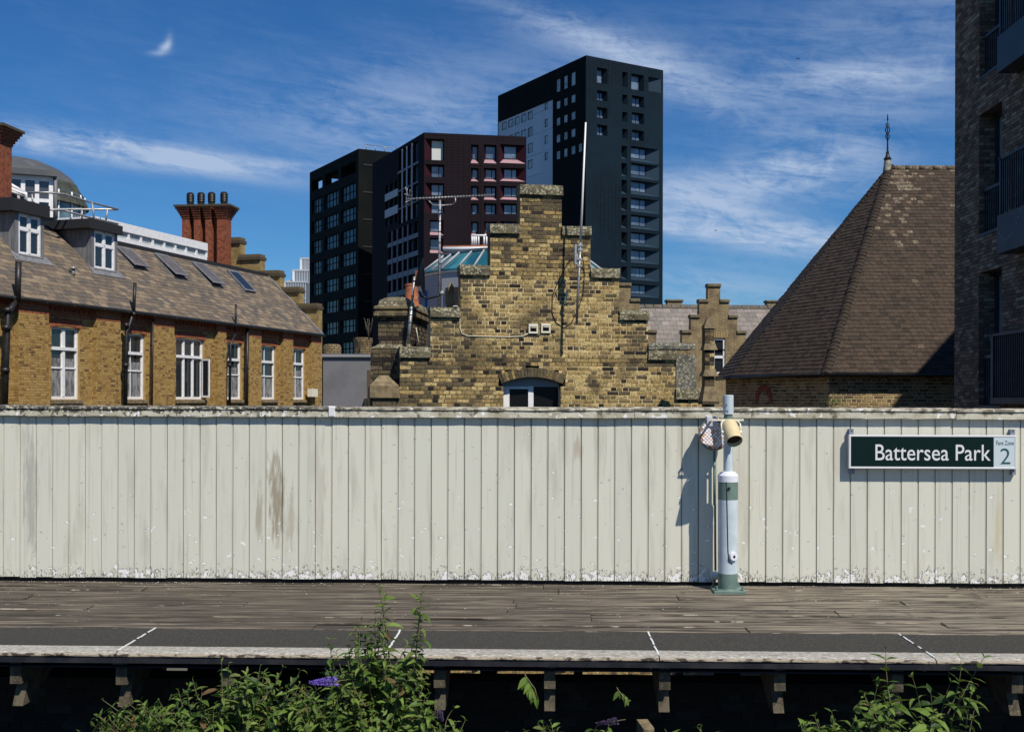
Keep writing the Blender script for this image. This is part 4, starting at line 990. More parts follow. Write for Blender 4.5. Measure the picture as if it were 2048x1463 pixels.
# dentil course under the eaves and red arches
mb = MB(); u = USTART
while u < UEND:
    mb.box(HF, u, u + .11, EV - .24, EV - .15, RD - .01, RD + .06, REDS); u += .22
obj('dentil_course', mb, house, kind='stuff')
mb = MB().box(HF, USTART, UEND, EV - .15, EV - .02, RD - .01, RD + .08, REDS); obj('corbel_band', mb, house)
for a, b, c, d, k in WN:
    n = max(8, int((b - a + .12) / .075)); hwid = (b - a) / 2 + .06; ucn = (a + b) / 2
    mb = MB()
    for i in range(n):
        t0_, t1_ = -1 + 2 * (i + .06) / n, -1 + 2 * (i + .94) / n
        z = lambda t: d - .02 + .07 * (1 - t * t)
        mb.prism(HF, [(ucn + t0_ * hwid, z(t0_)), (ucn + t1_ * hwid, z(t1_)), (ucn + t1_ * (hwid + .03), z(t1_) + .22), (ucn + t0_ * (hwid + .03), z(t0_) + .22)], RD - .12, RD + .012, REDS)
    obj('window_arch', mb, house, kind='stuff')
    mb = MB().bev(HF, a - .06, b + .08, c - .12, c - .002, RD - .12, RD + .09, STONE, .008); obj('window_sill', mb, house)
def sash(F, a, b, c, d, w, kind, par):
    o = empty('sash_window', F.P((a + b) / 2, c, w), parent=par); fr = .07; mid = c + (d - c) * .44; tr = c + (d - c) * .70
    mb = MB().box(F, a, a + fr, c, d + .05, w - .06, w, WHT).box(F, b - fr, b, c, d + .05, w - .06, w, WHT).box(F, a + fr, b - fr, c, c + .10, w - .06, w, WHT).box(F, a + fr, b - fr, d - .06, d + .05, w - .06, w, WHT)
    mb.box(F, a + fr, b - fr, tr - .035, tr + .06, w - .06, w + .04, WHT)
    lights = {'one': [(a + fr, b - fr)], 'two': [(a + fr, (a + b) / 2 - .055), ((a + b) / 2 + .055, b - fr)], 'three': [(a + fr, a + (b - a) * .34 - .03), (a + (b - a) * .34 + .03, a + (b - a) * .66 - .03), (a + (b - a) * .66 + .03, b - fr)]}[kind]
    for i in range(len(lights) - 1): mb.box(F, lights[i][1], lights[i + 1][0], c + .10, d - .06, w - .06, w + .012, WHT)
    if kind != 'three': mb.box(F, a + fr, b - fr, mid - .025, mid + .025, w - .05, w + .004, WHT)
    obj('frame', mb, o)
    for q, (p, r) in enumerate(lights):
        mb = MB()
        for x0, x1 in ((p, p + .035), (r - .035, r)): mb.box(F, x0, x1, c + .10, d - .06, w - .05, w - .015, WHT)
        if kind == 'one': mb.box(F, p + (r - p) * .30, p + (r - p) * .30 + .03, c + .1, d - .06, w - .045, w - .012, WHT)
        obj('glazing_bar', mb, o, kind='stuff')
        mb = MB().box(F, p, r, c + .10, mid - .025 if kind != 'three' else tr - .035, w - .05, w - .04, GLASS); obj('pane', mb, o)
        if kind != 'three': mb = MB().box(F, p, r, mid + .025, tr - .035, w - .05, w - .04, GLASS); obj('pane', mb, o)
        mb = MB().box(F, p, r, tr + .06, d - .06, w - .05, w - .04, GLASS); obj('pane', mb, o)
    if kind != 'three':
        ch_ = rnd.choice([mid - .1, mid + .28, mid + .15]); mb = MB().box(F, a + fr, b - fr, c + .1, ch_, w - .034, w - .028, CURT) ; obj('net_curtain', mb, o)
    return o
for a, b, c, d, k in WN: sash(HF, a, b, c, d, RD - .09, k, house)
a, b, c, d, k = WN[3]   # open casement leaf
FL = Fr(HF.P(b - .09, 0, RD - .05), HF.u * -.25 + HF.w * .97)
mb = MB(); tr = c + (d - c) * .70
for q in ((0, .05, c + .08, tr - .04), (.33, .38, c + .08, tr - .04), (.05, .33, c + .08, c + .15), (.05, .33, tr - .1, tr - .04)): mb.box(FL, *q, -.02, .02, WHT)
obj('open_casement', mb, house)
mb = MB().box(FL, .05, .33, c + .15, tr - .1, -.004, .004, GLASS); obj('casement_glass', mb, house)
# roof plane
RP = Fr(HF.P(0, EV, .09), HF.u, -HF.w * math.cos(R(44.5)) + Vector((0, 0, 1)) * math.sin(R(44.5)))
VR = RP.hit(478, 546)[1]; RV_ = (RP.hit(240, 483)[1] + VR) / 2
mb = MB().poly(RP, [(USTART, 0, -.02), (UEND, 0, -.02), (UEND, RV_, -.02), (USTART, RV_, -.02)], UND)
mb.poly(RP, [(USTART, 0, -.1), (USTART, RV_, -.1), (UEND, RV_, -.1), (UEND, 0, -.1)], UND)
mb.poly(RP, [(USTART, 0, -.1), (UEND, 0, -.1), (UEND, 0, -.02), (USTART, 0, -.02)], UND)
obj('roof_underlay', mb, house)
rects = []; ga = .185; nr = int(RV_ / ga) + 1
for r in range(nr):
    v = r * ga; x = USTART - (.17 if r % 2 else 0)
    while x < UEND:
        w_ = .34; 
        c_ = rnd.choices([0, 1, 2, 3, 4], [4, 3, 2, 2, 3])[0]
        rects.append((max(x + .004, USTART), min(x + w_ - .004, UEND - .02), v, min(v + ga + .06, RV_), c_)); x += w_
rects = [r for r in rects if r[1] - r[0] > .05 and r[3] - r[2] > .05]
pieces('slate', RP, rects, -.02, .016, house, SLATE, kind='tile', maxn=300, jit=.002)
mb = MB().poly(RP, [(UEND - .17, 0, .025), (UEND + .02, 0, .03), (UEND + .02, RV_, .03), (UEND - .17, RV_, .025)], LEAD); obj('verge_flashing', mb, house)
rear = MB().poly(RP, [(USTART, RV_, -.02), (UEND, RV_, -.02), (UEND, RV_, -2.5), (USTART, RV_, -2.5)], FLASH); obj('upper_wall', rear, house)
mb = MB().box(HF, USTART, UEND - .2, EV + RV_ * .70 - .10, EV + RV_ * .70 + .12, -RV_ * .713 - 2.6, -RV_ * .713 + .14, FLASH); obj('ridge_fascia', mb, house)
mb = MB().tube([HF.P(USTART, EV - .05, .13), HF.P(UEND + .05, EV - .05, .13)], .06, BLK, 8); gut = obj('gutter', mb, house)
mb = MB(); u = -1.0
while u < UEND:
    mb.tube([HF.P(u, EV - .09, .19), RP.P(u, .10, .03)], .008, GALV, 4); u += 1.28 + rnd.uniform(-.1, .1)
obj('gutter_strap', mb, gut, kind='stuff')
# down pipes and vent pipes
def hx(x, y, w): return HF.P(*HF.hit(x, y, w), w)
def pipe(xs, ys, w, r, name='downpipe', joints=(), vent=None):
    pts = [hx(x, y, w) for x, y in zip(xs, ys)]; mb = MB().tube(pts, r, BLK, 10)
    for (x, y) in joints:
        p = hx(x, y, w); mb.tube([p - Vector((0, 0, .06)), p + Vector((0, 0, .06))], r * 1.45, BLK, 10)
    return obj(name, mb, house)
pipe((9, 13, 16, 32), (822, 700, 625, 600), .12, .085, joints=((12, 655), (15, 620), (10, 740)))
pipe((35, 37), (605, 523), .16, .085, 'vent_pipe')
pipe((251, 253, 262, 266), (822, 665, 640, 624), .10, .06, joints=((252.5, 650), (251.5, 730)))
pipe((267, 270), (630, 565), .14, .055, 'vent_pipe', joints=((267, 628),))
pipe((304, 306), (822, 637), .03, .028)
pipe((459, 461, 470), (822, 690, 668), .09, .05, joints=((459, 730),))
pipe((471, 472), (664, 608), .14, .04, 'vent_pipe')
pipe((493, 495), (822, 655), .02, .06)
mb = MB().tube([HF.P(*RP.hit(143, 553)[:1], EV, 0) * 0 + RP.P(*RP.hit(146, 551), .0), RP.P(*RP.hit(146, 551), .0) + Vector((0, 0, .2))], .055, GALV, 10).tube([RP.P(*RP.hit(146, 551), .0) + Vector((0, 0, .2)), RP.P(*RP.hit(146, 551), .0) + Vector((0, 0, .26))], .11, GALV, 12); obj('roof_cowl', mb, house)
mb = MB().box(HF, HF.hit(615, 780)[0], HF.hit(626.5, 780)[0], HF.hit(620, 793)[1], HF.hit(620, 777)[1], .0, .22, CRMW); obj('alarm_box', mb, house)
# dormers
DCH = mat('dormer_lead_cheek', (.12, .12, .13), .6, c2=(.20, .20, .21), sc=2.5, stretch=(4, 4, .5))
def dormer(xl, xr, yt, yb, yfas, xcheek, lab):
    u, v = RP.hit((xl + xr) / 2, yb); base = RP.P(u, v, 0); wd = (base - HF.O).dot(HF.w)
    ua, ub = HF.hit(xl, (yt + yb) / 2, wd)[0], HF.hit(xr, (yt + yb) / 2, wd)[0]; xm = (xl + xr) / 2
    vb, vt = HF.hit(xm, yb, wd)[1], HF.hit(xm, yt, wd)[1]; vf = HF.hit(xm, yfas, wd)[1]
    o = empty('dormer', HF.P((ua + ub) / 2, vb, wd), parent=house)
    mb = MB().box(HF, ua - .16, ub + .14, vb - .5, vt, wd - 3.2, wd - .10, DCH).box(HF, ua - .16, ua, vb - .0, vt, wd - .12, wd + .01, DCH).box(HF, ub, ub + .14, vb, vt, wd - .12, wd + .01, DCH)
    obj('cheeks', mb, o)
    mb = MB().box(HF, ua - .45, ub + .22, vt + .002, vf, wd - 3.4, wd + .16, FLASH); obj('flat_roof', mb, o)
    mb = MB(); f = .06; vm = vb + (vt - vb) * .63; um_ = (ua + ub) / 2
    for q in ((ua, ua + f, vb, vt), (ub - f, ub, vb, vt), (um_ - f * .8, um_ + f * .8, vb, vt), (ua + f, ub - f, vb, vb + f * 1.3), (ua + f, ub - f, vt - f, vt), (ua + f, ub - f, vm - f * .7, vm + f * .7)): mb.box(HF, *q, wd - .07, wd + .0, WHT)
    for p, r in ((ua + f, um_ - f * .8), (um_ + f * .8, ub - f)):
        for s, t in ((vb + f * 1.3, vm - f * .7), (vm + f * .7, vt - f)):
            for z in ((p, p + .03, s, t), (r - .03, r, s, t), (p, r, s, s + .03), (p, r, t - .03, t)): mb.box(HF, *z, wd - .06, wd - .02, WHT)
    obj('window_frame', mb, o)
    mb = MB().box(HF, ua + f, ub - f, vb + f, vt - f, wd - .055, wd - .045, GLASS); obj('glass', mb, o)
    mb = MB().box(HF, ua - .05, ub + .05, vb - .09, vb - .002, wd - .1, wd + .07, FLASH); obj('sill', mb, o)
    mb = MB().poly(RP, [(u - .85, v - .30, .03), (u + .85, v - .30, .03), (u + .75, v + .1, .035), (u - .75, v + .1, .035)], LEAD); obj('apron_flashing', mb, o)
dormer(36.5, 81, 430, 513, 405, 0, '')
dormer(188, 229, 464, 541, 446, 0, '')
# roof lights
for TL, BR, op in (((234, 497), (289, 541), 1), ((299, 508), (379, 561), 1), ((375, 525), (450, 577), 1), ((447, 542), (514, 588), 0)):
    ua, va = RP.hit(*TL); ub, vb = RP.hit(*BR); u0_, u1_ = min(ua, ub), max(ua, ub); u0_, u1_ = (ua + ub) / 2 - .42, (ua + ub) / 2 + .42
    o = empty('roof_light', RP.P((u0_ + u1_) / 2, vb, .02), parent=house); v0_, v1_ = min(va, vb), max(va, vb)
    mb = MB(); f = .07
    for q in ((u0_, u0_ + f, v0_, v1_), (u1_ - f, u1_, v0_, v1_), (u0_ + f, u1_ - f, v0_, v0_ + f), (u0_ + f, u1_ - f, v1_ - f, v1_)): mb.box(RP, *q, 0, .05, LEAD)
    obj('kerb', mb, o)
    mb = MB().box(RP, u0_ + f, u1_ - f, v0_ + f, v1_ - f, .0, .02, DARKIN if op else GLASS); obj('well', mb, o)
    tilt = R(4) if op else 0
    SF = Fr(RP.P(0, v1_, .075), RP.u, RP.v * math.cos(tilt) - RP.w * math.sin(tilt)); L_ = v1_ - v0_
    mb = MB()
    for q in ((u0_, u0_ + f, -L_, 0), (u1_ - f, u1_, -L_, 0), (u0_ + f, u1_ - f, -L_, -L_ + f), (u0_ + f, u1_ - f, -f, 0)): mb.box(SF, *q, 0, .04, LEAD)
    obj('sash', mb, o); mb = MB().box(SF, u0_ + f, u1_ - f, -L_ + f, -f, .02, .035, GLASS if not op else mat('rooflight_glass', (.10, .09, .078), .25, spec=.5, c2=(.15, .125, .10), sc=5) if 'rooflight_glass' not in MATS else MATS['rooflight_glass']); obj('pane', mb, o)
# clerestory strip of white glazing above the ridge
wr = -RV_ * .713 - .25
o = empty('clerestory', HF.P(6, EV + RV_ * .7, wr), parent=house)
cu0, cu1 = HF.hit(232, 470, wr)[0], HF.hit(413, 500, wr)[0]
ct = (HF.hit(232, 441, wr)[1] + HF.hit(411, 488, wr)[1]) / 2; cbt = (HF.hit(240, 478, wr)[1] + HF.hit(411, 516, wr)[1]) / 2
mb = MB().box(HF, cu0 - 1.2, cu1, ct - .30, ct, wr - 1.5, wr + .06, WHT).box(HF, cu0 - 1.2, cu1, cbt - .3, cbt + .05, wr - .1, wr + .03, WHT); obj('beam', mb, o)
nb = 8
for i in range(nb + 1):
    u = cu0 + (cu1 - cu0) * i / nb; mb = MB().box(HF, u - .05, u + .05, cbt + .05, ct - .3, wr - .08, wr + .02, WHT); obj('mullion', mb, o)
    if i < nb:
        mb = MB().box(HF, u + .05, u + (cu1 - cu0) / nb - .05, cbt + .05, ct - .3, wr - .05, wr - .04, mat('frosted_glass', (.30, .34, .34), .25, c2=(.42, .45, .44), sc=2, stretch=(1, 1, 4)) if 'frosted_glass' not in MATS else MATS['frosted_glass']); obj('pane', mb, o)
# far stepped party gable
PGF = Fr(HF.P(UEND + .02, 0, 0), HF.w, (0, 0, 1))      # u towards the right, faces the camera
pgv = [(455, 482, 487, 476), (477, 522, 520, 510), (515, 561, 553, 542), (553, 600, 585, 575), (592, 637, 618, 608)]
pg = MB(); cps = []
for i, (x0, x1, yb, yt) in enumerate(pgv):
    u0_, u1_ = PGF.hit(x0 + 1, yb)[0], PGF.hit(x1 - 1, yb)[0]; vv, vt = PGF.hit((x0 + x1) / 2, yb)[1], PGF.hit((x0 + x1) / 2, yt)[1]
    ul = u0_ if i else u0_ - 2.2
    nxt = PGF.hit(pgv[i + 1][0], yb)[0] if i < 4 else PGF.hit(645, 650)[0]
    pg.box(PGF, ul, min(u1_, 9), -8 if i == 4 else 0, vv, -.4 - i * .003, 0 - i * .003, YELB)
    cps.append((PGF.hit(x0, yb)[0], PGF.hit(x1, yb)[0], vv, vt))
obj('party_gable', pg, house)
for a, b, c, d in cps:
    mb = MB().box(PGF, a, b, c + .002, (c + d) / 2 + .02, -.5, .09, GBS[1]).box(PGF, a + .04, b - .04, (c + d) / 2 + .022, d + .03, -.45, .06, GBS[2]); obj('coping_stone', mb, house)

# red chimney with four flues
def flue_chimney(name, xs, x0, x1, ytop, ycorb, ybot, Y, label, pots=True, capx=14):
    s = Y / FPX; base = at((x0 + x1) / 2, ybot, Y); F = Fr(Vector((0, Y, CAMZ)), (1, -.3, 0)) ; F = Fr(at((x0 + x1) / 2, 797, Y), (1, -.12, 0)); o = empty(name, base, label, 'chimney')
    U = lambda x: (x - (x0 + x1) / 2) * s; V = lambda y: (797 - y) * s
    mb = MB().box(F, U(x0) + .03, U(x1) - .03, V(ybot), V(ycorb) - .0, -.60, -.34, REDB)
    for k, (a, b) in enumerate(xs): mb.box(F, U(a), U(b), V(ybot), V(ycorb), -.62, 0 - .001 * k, REDB)
    obj('stack', mb, o)
    rows = 6
    for i in range(rows):
        f = (i + 1) / rows; e = f ** 1.2 * capx * s * .9; y0 = V(ycorb) + (V(ytop) - V(ycorb)) * i / rows; y1 = V(ycorb) + (V(ytop) - V(ycorb)) * (i + 1) / rows
        mb = MB(); mm = REDB if i < rows - 1 else GBS[1]
        for k, (a, b) in enumerate(xs):
            ea = e if k == 0 else e * .35; eb = e if k == len(xs) - 1 else e * .35
            mb.box(F, U(a) - ea, U(b) + eb, y0 + .001, y1 - .004, -.62 - e, e + .002 * k, mm)
        mb.box(F, U(x0) - e * .7, U(x1) + e * .7, y0 + .002, y1 - .005, -.6, -.25 + e * .7, mm)
        obj('corbel_course', mb, o)
    if pots:
        for k, (a, b) in enumerate(xs):
            c = F.P(U((a + b) / 2 + (1.5 - k) * 1.5 + 2), V(ytop), -.3); r = 7.2 * s
            pr = [(r * .85, -.1), (r * .95, 8 * s)]
            for j in range(5): pr += [(r * 1.12, (9 + j * 3.2) * s), (r * .98, (11 + j * 3.2) * s)]
            pr += [(r * 1.05, 25 * s), (r * .6, 28 * s)]
            mb = MB().lathe(c, pr, BLK, 14); obj('louvred_pot', mb, o)
    return o
flue_chimney('four_flue_chimney', [(361, 376), (386, 399), (410, 422), (434, 453)], 361, 453, 410, 436, 560, 49.5, 'red brick chimney with four black louvred pots above the left slate roof')
flue_chimney('red_chimney', [(-46, 0)], -46, 0, 250, 285, 420, 33, 'plain red brick chimney cut by the left edge of the photo', pots=False, capx=20)

# rooftop drum pavilion, railing and glazed porch at the left
YD = 40.0; sD = YD / FPX; dcn = at(30, 430, YD + 2.0)
pav = empty('drum_pavilion', dcn, 'curved grey roofed glass pavilion behind the left slate roof', 'building')
V = lambda y: (430 - y) * sD
mb = MB().lathe(dcn, [(2.42, -1.5), (2.42, V(386))], mat('curved_glass', (.05, .09, .11), .12, c2=(.16, .24, .27), sc=.9, spec=1), 40); obj('glass_drum', mb, pav)
mb = MB()
for k in range(24):
    t = 2 * math.pi * k / 24; p = dcn + Vector((math.cos(t), math.sin(t), 0)) * 2.45; mb.tube([p - Vector((0, 0, 1)), p + Vector((0, 0, V(388)))], .03, WHT, 4)
obj('glazing_bar', mb, pav, kind='stuff')
RFD = mat('pavilion_roof_grey', (.075, .08, .085), .55, c2=(.12, .12, .125), sc=1)
mb = MB().lathe(dcn, [(2.60, V(412)), (2.55, V(405)), (2.42, V(388)), (2.18, V(366)), (2.0, V(366))], mat('pavilion_band_dark', (.035, .04, .032), .7, c2=(.08, .08, .05), sc=4), 40); obj('lower_canopy', mb, pav)
mb = MB().lathe(dcn, [(2.05, V(376)), (2.18, V(374)), (2.18, V(364)), (2.0, V(350)), (1.6, V(334)), (1.0, V(319)), (.4, V(311)), (.05, V(309))], RFD, 40); obj('dome_roof', mb, pav)
PF = Fr(at(60, 430, YD - .8), (1, .42, 0)); mb = MB()
X = lambda x: PF.hit(x, 380)[0]; Vp = lambda y, x=60: PF.hit(x, y)[1]
wt = Vp(352, 70)
mb.box(PF, X(-40), X(112), Vp(430), wt, -1.6, -.05, mat('pavilion_glass_dark', (.06, .06, .065), .15, spec=.8)); obj('bay', mb, pav)
mb = MB()
for x in (5, 46, 74, 102): mb.box(PF, X(x) - .07, X(x) + .07, Vp(432), wt, -.05, .02, WHT)
mb.box(PF, X(-40), X(104), wt - .16, wt, -.05, .021, WHT).box(PF, X(-40), X(102), Vp(400, 70) - .06, Vp(400, 70) + .06, -.05, .019, WHT); obj('window_frame', mb, pav)
mb = MB().box(PF, X(-40), X(114), wt, wt + .2, -1.7, .25, RFD); obj('eaves', mb, pav)
mb = MB().tube([PF.P(X(111), Vp(436), .1), PF.P(X(111), wt, .1)], .06, LEAD, 8); obj('corner_post', mb, pav)
gp0 = lambda x, y: at(x, y, 34)
por = empty('glazed_porch', at(25, 410, 34), 'small white framed glass lean-to at the left edge above the dormer', 'conservatory')
mb = MB()
for A, B in (((-20, 347), (16, 366)), ((16, 366), (51, 387)), ((-20, 360), (51, 390)), ((51, 386), (52, 412)), ((8, 375), (8, 412)), ((-15, 372), (51, 391)), ((2, 358), (14, 376)), ((38, 390), (38, 412))): mb.tube([at(*A, 34), at(*B, 34 + (.3 if A[0] > 0 else 0))], .055, WHT, 6)
obj('frame', mb, por); mb = MB().poly(WF, [tuple(at(*q, 34.1)) for q in ((-20, 420), (50, 420), (50, 389), (16, 368), (-20, 348))], mat('porch_glass', (.16, .18, .19), .15)); obj('glass', mb, por)
ral = empty('roof_railing', at(140, 440, 37), 'thin grey tubular safety railing on the flat roof behind the dormers', 'railing')
mb = MB()
for pts in (((52, 385, 35), (95, 385, 35), (128, 388, 35.5), (180, 404, 37), (236, 419, 38.5)), ((90, 419, 36), (150, 418, 39), (236, 419, 38.5)), ((125, 420, 35.5), (180, 435, 37), (236, 448, 38.5)), ((92, 419, 35), (130, 421, 35.5))):
    mb.tube([at(*p) for p in pts], .035, GALV, 8)
obj('rail', mb, ral)
for a, b, Y in (((184, 404), (189, 443), 37), ((215, 418), (211, 447), 38.3), ((64, 388), (66, 412), 35), ((164, 420), (164, 440), 38)):
    mb = MB().tube([at(*a, Y), at(*b, Y)], .03, GALV, 6); obj('post', mb, ral)

# ------------------------------------------------------------------ hipped tile roof building on the right
K = 32 / 30.0; Yh = 32.0
EZ = CAMZ + (HY - 743) * Yh / FPX
APX = Vector((11.68 * K, 35.0 * K, 0)); APX.z = CAMZ + (HY - 334) * APX.y / FPX + .02
APX.x = (1775 - CX) / FPX * APX.y
P1 = Vector((8.35 * K, Yh, EZ)); P2 = Vector((6.65 * K, 34.13 * K, EZ)); P3 = Vector((6.82 * K, 37.6 * K, EZ)); P4 = Vector((8.6 * K, 40.3 * K, EZ))
XR = 24.0
P0 = Vector((XR, Yh, EZ)); RE = Vector((XR, APX.y, APX.z)); P5 = Vector((XR, APX.y * 2 - Yh, EZ))
hip = empty('hip_roof_hall', Vector((11, 34, -6.5)), 'brick hall with a steep dark brown tiled polygonal roof and iron finial on the right', 'building')
faces = [(P1, P0, RE, APX), (P2, P1, APX, None), (P3, P2, APX, None), (P4, P3, APX, None)]
mb = MB()
for f in faces: mb.poly(WF, [tuple(p) for p in f if p is not None], UND)
mb.poly(WF, [tuple(P5), tuple(P4), tuple(APX), tuple(RE)], TILE[0]); obj('roof_boarding', mb, hip)
GA, TW = .152, .19
tiles_total = 0
for fi, f in enumerate(faces[:3]):
    A, B = f[0], f[1]; Fh = Fr(A, B - A, (APX - A)); Lb = (B - A).length
    ta = ((APX - A).dot(Fh.u), (APX - A).dot(Fh.v)); Vt = ta[1]
    rt = ((RE - A).dot(Fh.u) if fi == 0 else ta[0])
    nr = int(Vt / GA); rects = []
    for r in range(nr):
        v0 = r * GA; v1 = v0 + GA + .03; vm = v0 + GA / 2; q = vm / Vt
        lo_, hi_ = ta[0] * q, (Lb + (rt - Lb) * q)
        if fi == 0: hi_ = 8.0
        x = lo_ - (TW / 2 if r % 2 else 0) - .01 - rnd.random() * .02
        while x < hi_:
            a, b = max(x, lo_), min(x + TW - .006, hi_)
            if b - a > .04:
                px1, py1 = proj(Fh.P(a, vm))
                c_ = rnd.choices([0, 1, 2, 3], [4, 3, 2, 3])[0]
                if fi == 0:
                    d_ = abs(px1 - (1768 + (py1 - 340) * .02)) ; pr = .5 * math.exp(-((px1 - 1790) / 50.) ** 2) * max(0, 1 - (py1 - 340) / 190.) + .35 * max(0, 1 - (py1 - 336) / 45.) + .004
                    if rnd.random() < pr: c_ = 4
                elif rnd.random() < .0006: c_ = 5
                rects.append((a, b, v0, v1, c_))
            x += TW
    pieces('roof_tile', Fh, rects, -.02, .021, hip, TILE + [TILEP, TILER], kind='tile', maxn=(240, 60, 0)[fi], jit=.004, vis=lambda x, y: x < 1908 and y < 745)
def bonnets(A, side):
    n = int((APX - A).length / GA); ax_ = (APX - A).normalized(); me = None
    L0 = Vector((0, 0, 0))
    F_ = Fr(L0, ax_.cross(Vector((0, 0, 1))), ax_)
    mb = MB(); seg = 6; rr_ = .165
    for i in range(seg):
        t0_, t1_ = math.pi * (i / seg) , math.pi * ((i + 1) / seg)
        q = lambda t, r, b: (math.cos(t) * r, b, -.09 + math.sin(t) * r * .8)
        mb.poly(F_, [q(t1_, rr_ * .72, .30), q(t0_, rr_ * .72, .30), q(t0_, rr_, 0), q(t1_, rr_, 0)][::-1], TILE[2], True)
        mb.poly(F_, [q(t0_, rr_, 0), q(t1_, rr_, 0), q(t1_, rr_ * .85, 0), q(t0_, rr_ * .85, 0)], TILE[2])
    for j in range(3): me = mb.mesh('bonnet_tile'); 
    for i in range(n):
        o = bpy.data.objects.new('bonnet_tile', me); COL.objects.link(o); o.parent = hip
        o.location = A + ax_ * (i * GA) + Vector((rnd.uniform(-.01, .01), 0, rnd.uniform(-.008, .008))) - WLOC[hip.name]
        o.rotation_euler = (0, 0, rnd.gauss(0, .02))
bonnets(P1, 0); bonnets(P2, 1); bonnets(P3, 2)
for i in range(14):
    mb = MB().tube([Vector((APX.x + .1 + i * .45, APX.y, APX.z - .04)), Vector((APX.x + .54 + i * .45, APX.y, APX.z - .04))], .11, TILEP, 8); obj('ridge_tile', mb, hip)
# walls beneath
def inset(p, d):
    c = Vector((APX.x, APX.y, p.z)); q = (p - c); return c + q * (1 - d / q.length)
w1, w2, w3, w4 = inset(P1, .36), inset(P2, .36), inset(P3, .36), inset(P4, .36); w0_ = Vector((XR, w1.y, EZ)); w5 = Vector((XR, P5.y - .3, EZ))
HW = brickset('hall_brick', [(.30, .20, .09), (.24, .16, .075), (.17, .115, .06), (.35, .25, .12), (.12, .085, .05)])
HWM = mat('hall_mortar', (.62, .52, .33), .95, c2=(.38, .3, .18), sc=5)
mb = MB()
for a, b in ((w1, w0_), (w2, w1), (w3, w2), (w4, w3), (w5, w4)):
    mb.poly(WF, [(a.x, a.y, -6.5), (b.x, b.y, -6.5), (b.x, b.y, EZ + .3), (a.x, a.y, EZ + .3)], HWM)
obj('wall', mb, hip)
Fw1 = Fr(Vector((w1.x, w1.y, 0)), (1, 0, 0)); Fw2 = Fr(Vector((w2.x, w2.y, 0)), w1 - w2)
pieces('brick', Fw1, brick_rows(1.2, EZ - .1, lambda v: [(.0, 3.6)], lambda u, v, l: rnd.randrange(5), course=.098, L=.29, j=.018), -.005, .006, hip, HW, maxn=220, vis=lambda x, y: y < 816 and x < 1850)
mb = MB()
for r in brick_rows(1.2, EZ - .1, lambda v: [(.0, (w1 - w2).length)], lambda u, v, l: rnd.randrange(5), course=.098, L=.29, j=.018): mb.bev(Fw2, r[0], r[1], r[2], r[3], -.01, .006, HW[r[4]], .003)
Fw3 = Fr(Vector((w3.x, w3.y, 0)), w2 - w3)
for r in brick_rows(1.2, EZ - .1, lambda v: [(.0, (w2 - w3).length)], lambda u, v, l: rnd.randrange(5), course=.098, L=.29, j=.018): mb.bev(Fw3, r[0], r[1], r[2], r[3], -.01, .006, HW[r[4]], .003)
obj('brick', mb, hip, kind='stuff')
mb = MB()
for i in range(9):
    t = math.pi * i / 8; 
    if i < 8: 
        A = [(1.25 + math.cos(math.pi * (i + z) / 8) * q, 1.75 + abs(math.sin(math.pi * (i + z) / 8)) ** .8 * q * 1.25) for q, z in ((.30, .05), (.45, .05), (.45, .95), (.30, .95))]
        mb.prism(Fw2, A, 0, .03, REDS)
obj('pointed_arch', mb, hip)
mb = MB()
for a, b in ((P1, P0), (P2, P1), (P3, P2)):
    a = a.copy(); b = b.copy(); a.z -= .05; b.z -= .05; mb.tube([a, b], .06, BLK, 8)
obj('gutter', mb, hip)
mb = MB().poly(WF, [tuple(p - Vector((0, 0, .03))) for p in (w2, w1, w0_, P0, P1, P2)], UND).poly(WF, [tuple(p - Vector((0, 0, .03))) for p in (w3, w2, P2, P3)], UND); obj('soffit', mb, hip)
# finial
fb = APX + Vector((-.02, 0, -.12)); sF = APX.y / FPX
fin = empty('roof_finial', fb, 'ornate black wrought iron finial on a lead base at the roof apex', 'finial')
mb = MB().lathe(fb, [(.15, 0), (.11, 18 * sF), (.10, 24 * sF)], mat('lead_base_pale', (.34, .33, .27), .7, c2=(.18, .17, .14), sc=12), 12); obj('lead_base', mb, fin)
IR = BLK
mb = MB().lathe(fb, [(.12, 22 * sF), (.13, 25 * sF), (.08, 28 * sF), (.05, 34 * sF), (.055, 38 * sF), (.03, 40 * sF), (.022, 60 * sF), (.035, 62 * sF), (.02, 66 * sF), (.014, 100 * sF), (.028, 104 * sF), (.008, 114 * sF)], IR, 10); obj('spike', mb, fin)
def fp(x, y): return fb + Vector((x * sF, 0, y * sF))
for s in (-1, 1):
    for dv, dy in (((1, 0, 0), 0), ((.3, .95, 0), 3)):
        dv = Vector(dv); Q = lambda x, y: fb + dv * (x * s * sF) + Vector((0, 0, (y + dy) * sF))
        mb = MB().tube([Q(0, 64), Q(3, 66), Q(4, 71), Q(1.5, 74), Q(.5, 73)], .018, IR, 6).tube([Q(0, 72), Q(2.5, 77), Q(4.2, 80), Q(3.6, 86), Q(1.5, 88), Q(.8, 92)], .018, IR, 6).tube([Q(.6, 88), Q(3.5, 92), Q(2.6, 96)], .014, IR, 6)
        obj('scroll', mb, fin)
